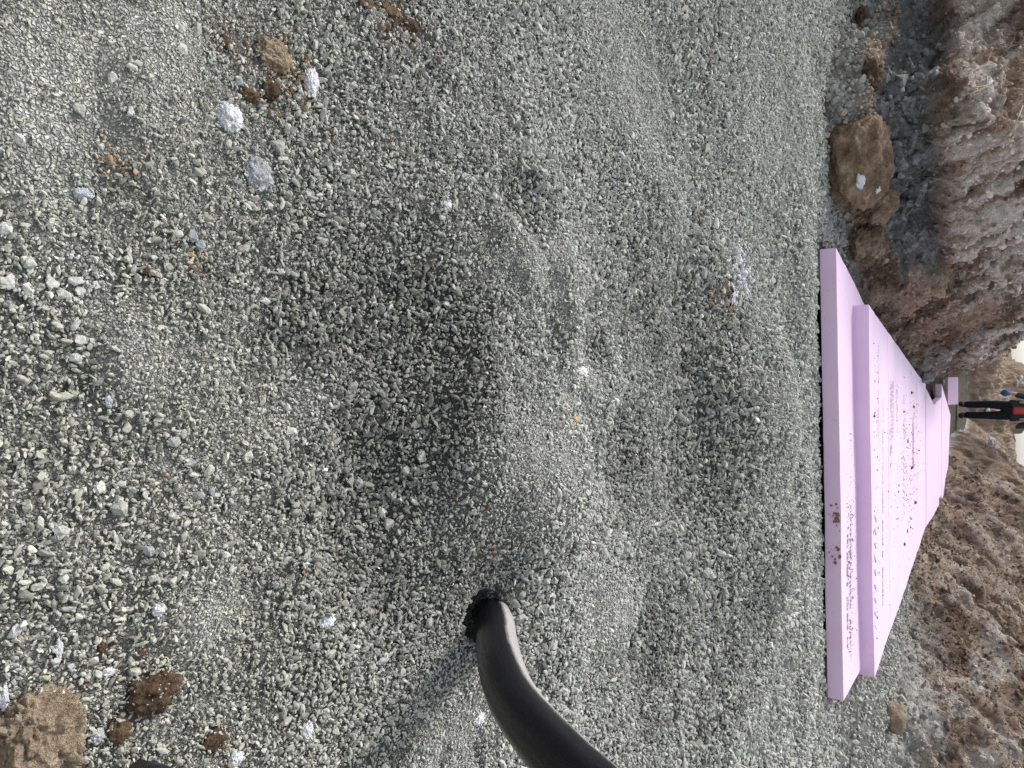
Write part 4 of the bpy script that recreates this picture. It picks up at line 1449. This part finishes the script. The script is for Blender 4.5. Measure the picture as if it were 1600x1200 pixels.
jv('pelvis', (0, 0, 0.93), (0.145, 0.105))
jv('waist', (0, 0.0, 1.08), (0.135, 0.095))
jv('chest', (0, 0.01, 1.30), (0.165, 0.115))
jv('neckb', (0, 0.01, 1.45), (0.075, 0.075))
jv('neck', (0, 0.0, 1.52), 0.055)
jv('jaw', (0, -0.02, 1.60), (0.068, 0.082))
jv('head', (0, -0.005, 1.68), (0.078, 0.095))
jv('crown', (0, 0.005, 1.755), (0.055, 0.065))
je('pelvis', 'waist', 'chest', 'neckb', 'neck', 'jaw', 'head', 'crown')
for sgn, n in ((-1, 'R'), (1, 'L')):
    jv('hip' + n, (sgn * 0.095, 0, 0.86), 0.092)
    jv('knee' + n, (sgn * (0.10 if sgn > 0 else 0.12), -0.02, 0.49), 0.062)
    jv('calf' + n, (sgn * 0.105, 0.015, 0.34), 0.056)
    jv('ankle' + n, (sgn * 0.105, 0.02, 0.09), 0.042)
    jv('heel' + n, (sgn * 0.107, 0.03, 0.045), 0.042)
    jv('toe' + n, (sgn * 0.125, -0.16, 0.035), (0.045, 0.032))
    je('pelvis', 'hip' + n, 'knee' + n, 'calf' + n, 'ankle' + n, 'heel' + n, 'toe' + n)
    jv('sh' + n, (sgn * 0.19, 0.01, 1.40), 0.066)
    jv('elb' + n, (sgn * 0.275, 0.02, 1.13), 0.048)
    jv('wr' + n, (sgn * 0.315 - 0.03, -0.06, 0.90), 0.032)
    jv('palm' + n, (sgn * 0.325, -0.085, 0.835), (0.030, 0.018))
    je('chest', 'sh' + n, 'elb' + n, 'wr' + n, 'palm' + n)
    for f_, (oy, ln_) in enumerate(((-0.028, 0.066), (-0.010, 0.075), (0.008, 0.070), (0.025, 0.055))):
        jv('f%s%d' % (n, f_), (sgn * 0.328, -0.085 + oy, 0.795), 0.0095)
        jv('g%s%d' % (n, f_), (sgn * 0.322, -0.088 + oy, 0.795 - ln_ * 0.55), 0.0085)
        jv('h%s%d' % (n, f_), (sgn * 0.308, -0.090 + oy, 0.795 - ln_), 0.007)
        je('palm' + n, 'f%s%d' % (n, f_), 'g%s%d' % (n, f_), 'h%s%d' % (n, f_))
    jv('t1' + n, (sgn * 0.312, -0.125, 0.845), 0.011)
    jv('t2' + n, (sgn * 0.300, -0.145, 0.812), 0.009)
    je('palm' + n, 't1' + n, 't2' + n)
body = skin_object('body', V, E_, R_, m_skin, person, J['pelvis'], 2)
# trousers
tv = [(0, 0, 1.0), (0, 0, 0.90), (-0.10, 0, 0.80), (-0.12, -0.02, 0.49), (-0.107, 0.012, 0.28), (-0.106, 0.012, 0.10), (0.10, 0, 0.80), (0.10, -0.02, 0.49), (0.107, 0.012, 0.28), (0.106, 0.012, 0.10)]
skin_object('trousers', tv, [(0, 1), (1, 2), (2, 3), (3, 4), (4, 5), (1, 6), (6, 7), (7, 8), (8, 9)],
            [(0.155, 0.118), (0.162, 0.125), 0.108, 0.080, 0.076, 0.074, 0.108, 0.080, 0.076, 0.074], m_trouser, person, 1, 2)
# jacket: torso shell open at the front, with sleeves
jk = empty  # (shape below is a lofted shell)
bm = bmesh.new()
prof = [(0.86, 0.215, 0.165), (0.98, 0.205, 0.155), (1.10, 0.195, 0.145), (1.25, 0.212, 0.150), (1.38, 0.215, 0.140), (1.46, 0.150, 0.110), (1.52, 0.085, 0.085)]
rings = []
for (zj, rx, ry) in prof:
    ring_ = []
    for k in range(29):
        a = math.radians(-90 + 24 + (360 - 48) * k / 28)
        ring_.append(bm.verts.new((rx * math.cos(a), ry * math.sin(a), zj)))
    rings.append(ring_)
for a, c in zip(rings, rings[1:]):
    for k in range(28):
        bm.faces.new((a[k], a[k + 1], c[k + 1], c[k]))
me = bpy.data.meshes.new('jacket')
bm.to_mesh(me); bm.free()
me.polygons.foreach_set('use_smooth', np.ones(len(me.polygons), bool))
jacket = link('jacket', me, m_jacket, person)
so = jacket.modifiers.new('thick', 'SOLIDIFY')
so.thickness = 0.018
for sgn in (-1, 1):
    skin_object('sleeve', [(sgn * 0.15, 0.01, 1.42), (sgn * 0.205, 0.01, 1.37), (sgn * 0.28, 0.02, 1.13), (sgn * 0.312, -0.045, 0.94)], [(0, 1), (1, 2), (2, 3)],
                [0.07, 0.088, 0.070, 0.056], m_jacket, jacket, 0, 2)
    # grey panel down each side of the chest
    pts = [(sgn * 0.165, -0.118, 1.02), (sgn * 0.165, -0.122, 1.15), (sgn * 0.178, -0.118, 1.28), (sgn * 0.160, -0.118, 1.38)]
    link('panel', tube_mesh('panel', pts, [0.022, 0.030, 0.034, 0.024], 12), m_panel, jacket)
skin_object('shirt', [(0, -0.01, 0.90), (0, -0.01, 1.08), (0, 0, 1.30), (0, 0.01, 1.44)], [(0, 1), (1, 2), (2, 3)], [(0.165, 0.135), (0.158, 0.128), (0.180, 0.135), (0.085, 0.085)], m_red, person, 1, 2)
for sgn in (-1, 1):
    skin_object('work_boot', [(sgn * 0.106, 0.02, 0.16), (sgn * 0.107, 0.03, 0.055), (sgn * 0.118, -0.09, 0.05), (sgn * 0.128, -0.185, 0.04)], [(0, 1), (1, 2), (2, 3)],
                [0.062, 0.060, 0.055, (0.055, 0.040)], m_work, person, 0, 2)
skin_object('hair', [(0, 0.03, 1.64), (0, 0.02, 1.72), (0, 0.005, 1.775)], [(0, 1), (1, 2)], [(0.080, 0.075), (0.088, 0.095), (0.055, 0.07)], m_hair, person, 1, 2)
link('nose', rock_mesh('nose', 3, 20, (0.03, 0.04, 0.045)), m_skin, body, (0, -0.115, 1.645))
for sgn in (-1, 1):
    link('ear', clod_mesh('ear', (0.025, 0.04, 0.065), 4, 2, 0.05), m_skin, body, (sgn * 0.082, 0.005, 1.645))
    link('eye', clod_mesh('eye', (0.026, 0.012, 0.014), 5, 2, 0.0), m_hair, body, (sgn * 0.032, -0.098, 1.665))
link('mouth', box_mesh('mouth', (0.045, 0.008, 0.008), 0.002, 1), m_red, body, (0, -0.106, 1.598))
rag = link('work_glove', clod_mesh('work_glove', (0.13, 0.13, 0.16), 77, 4, 0.22, 1.5, 0.1, 1.0), m_blue, None, (px0 - 0.345, py0 - 0.10, pz0 + 0.80))
tag(rag, 'blue glove or rag in the hand of the person', 'glove')
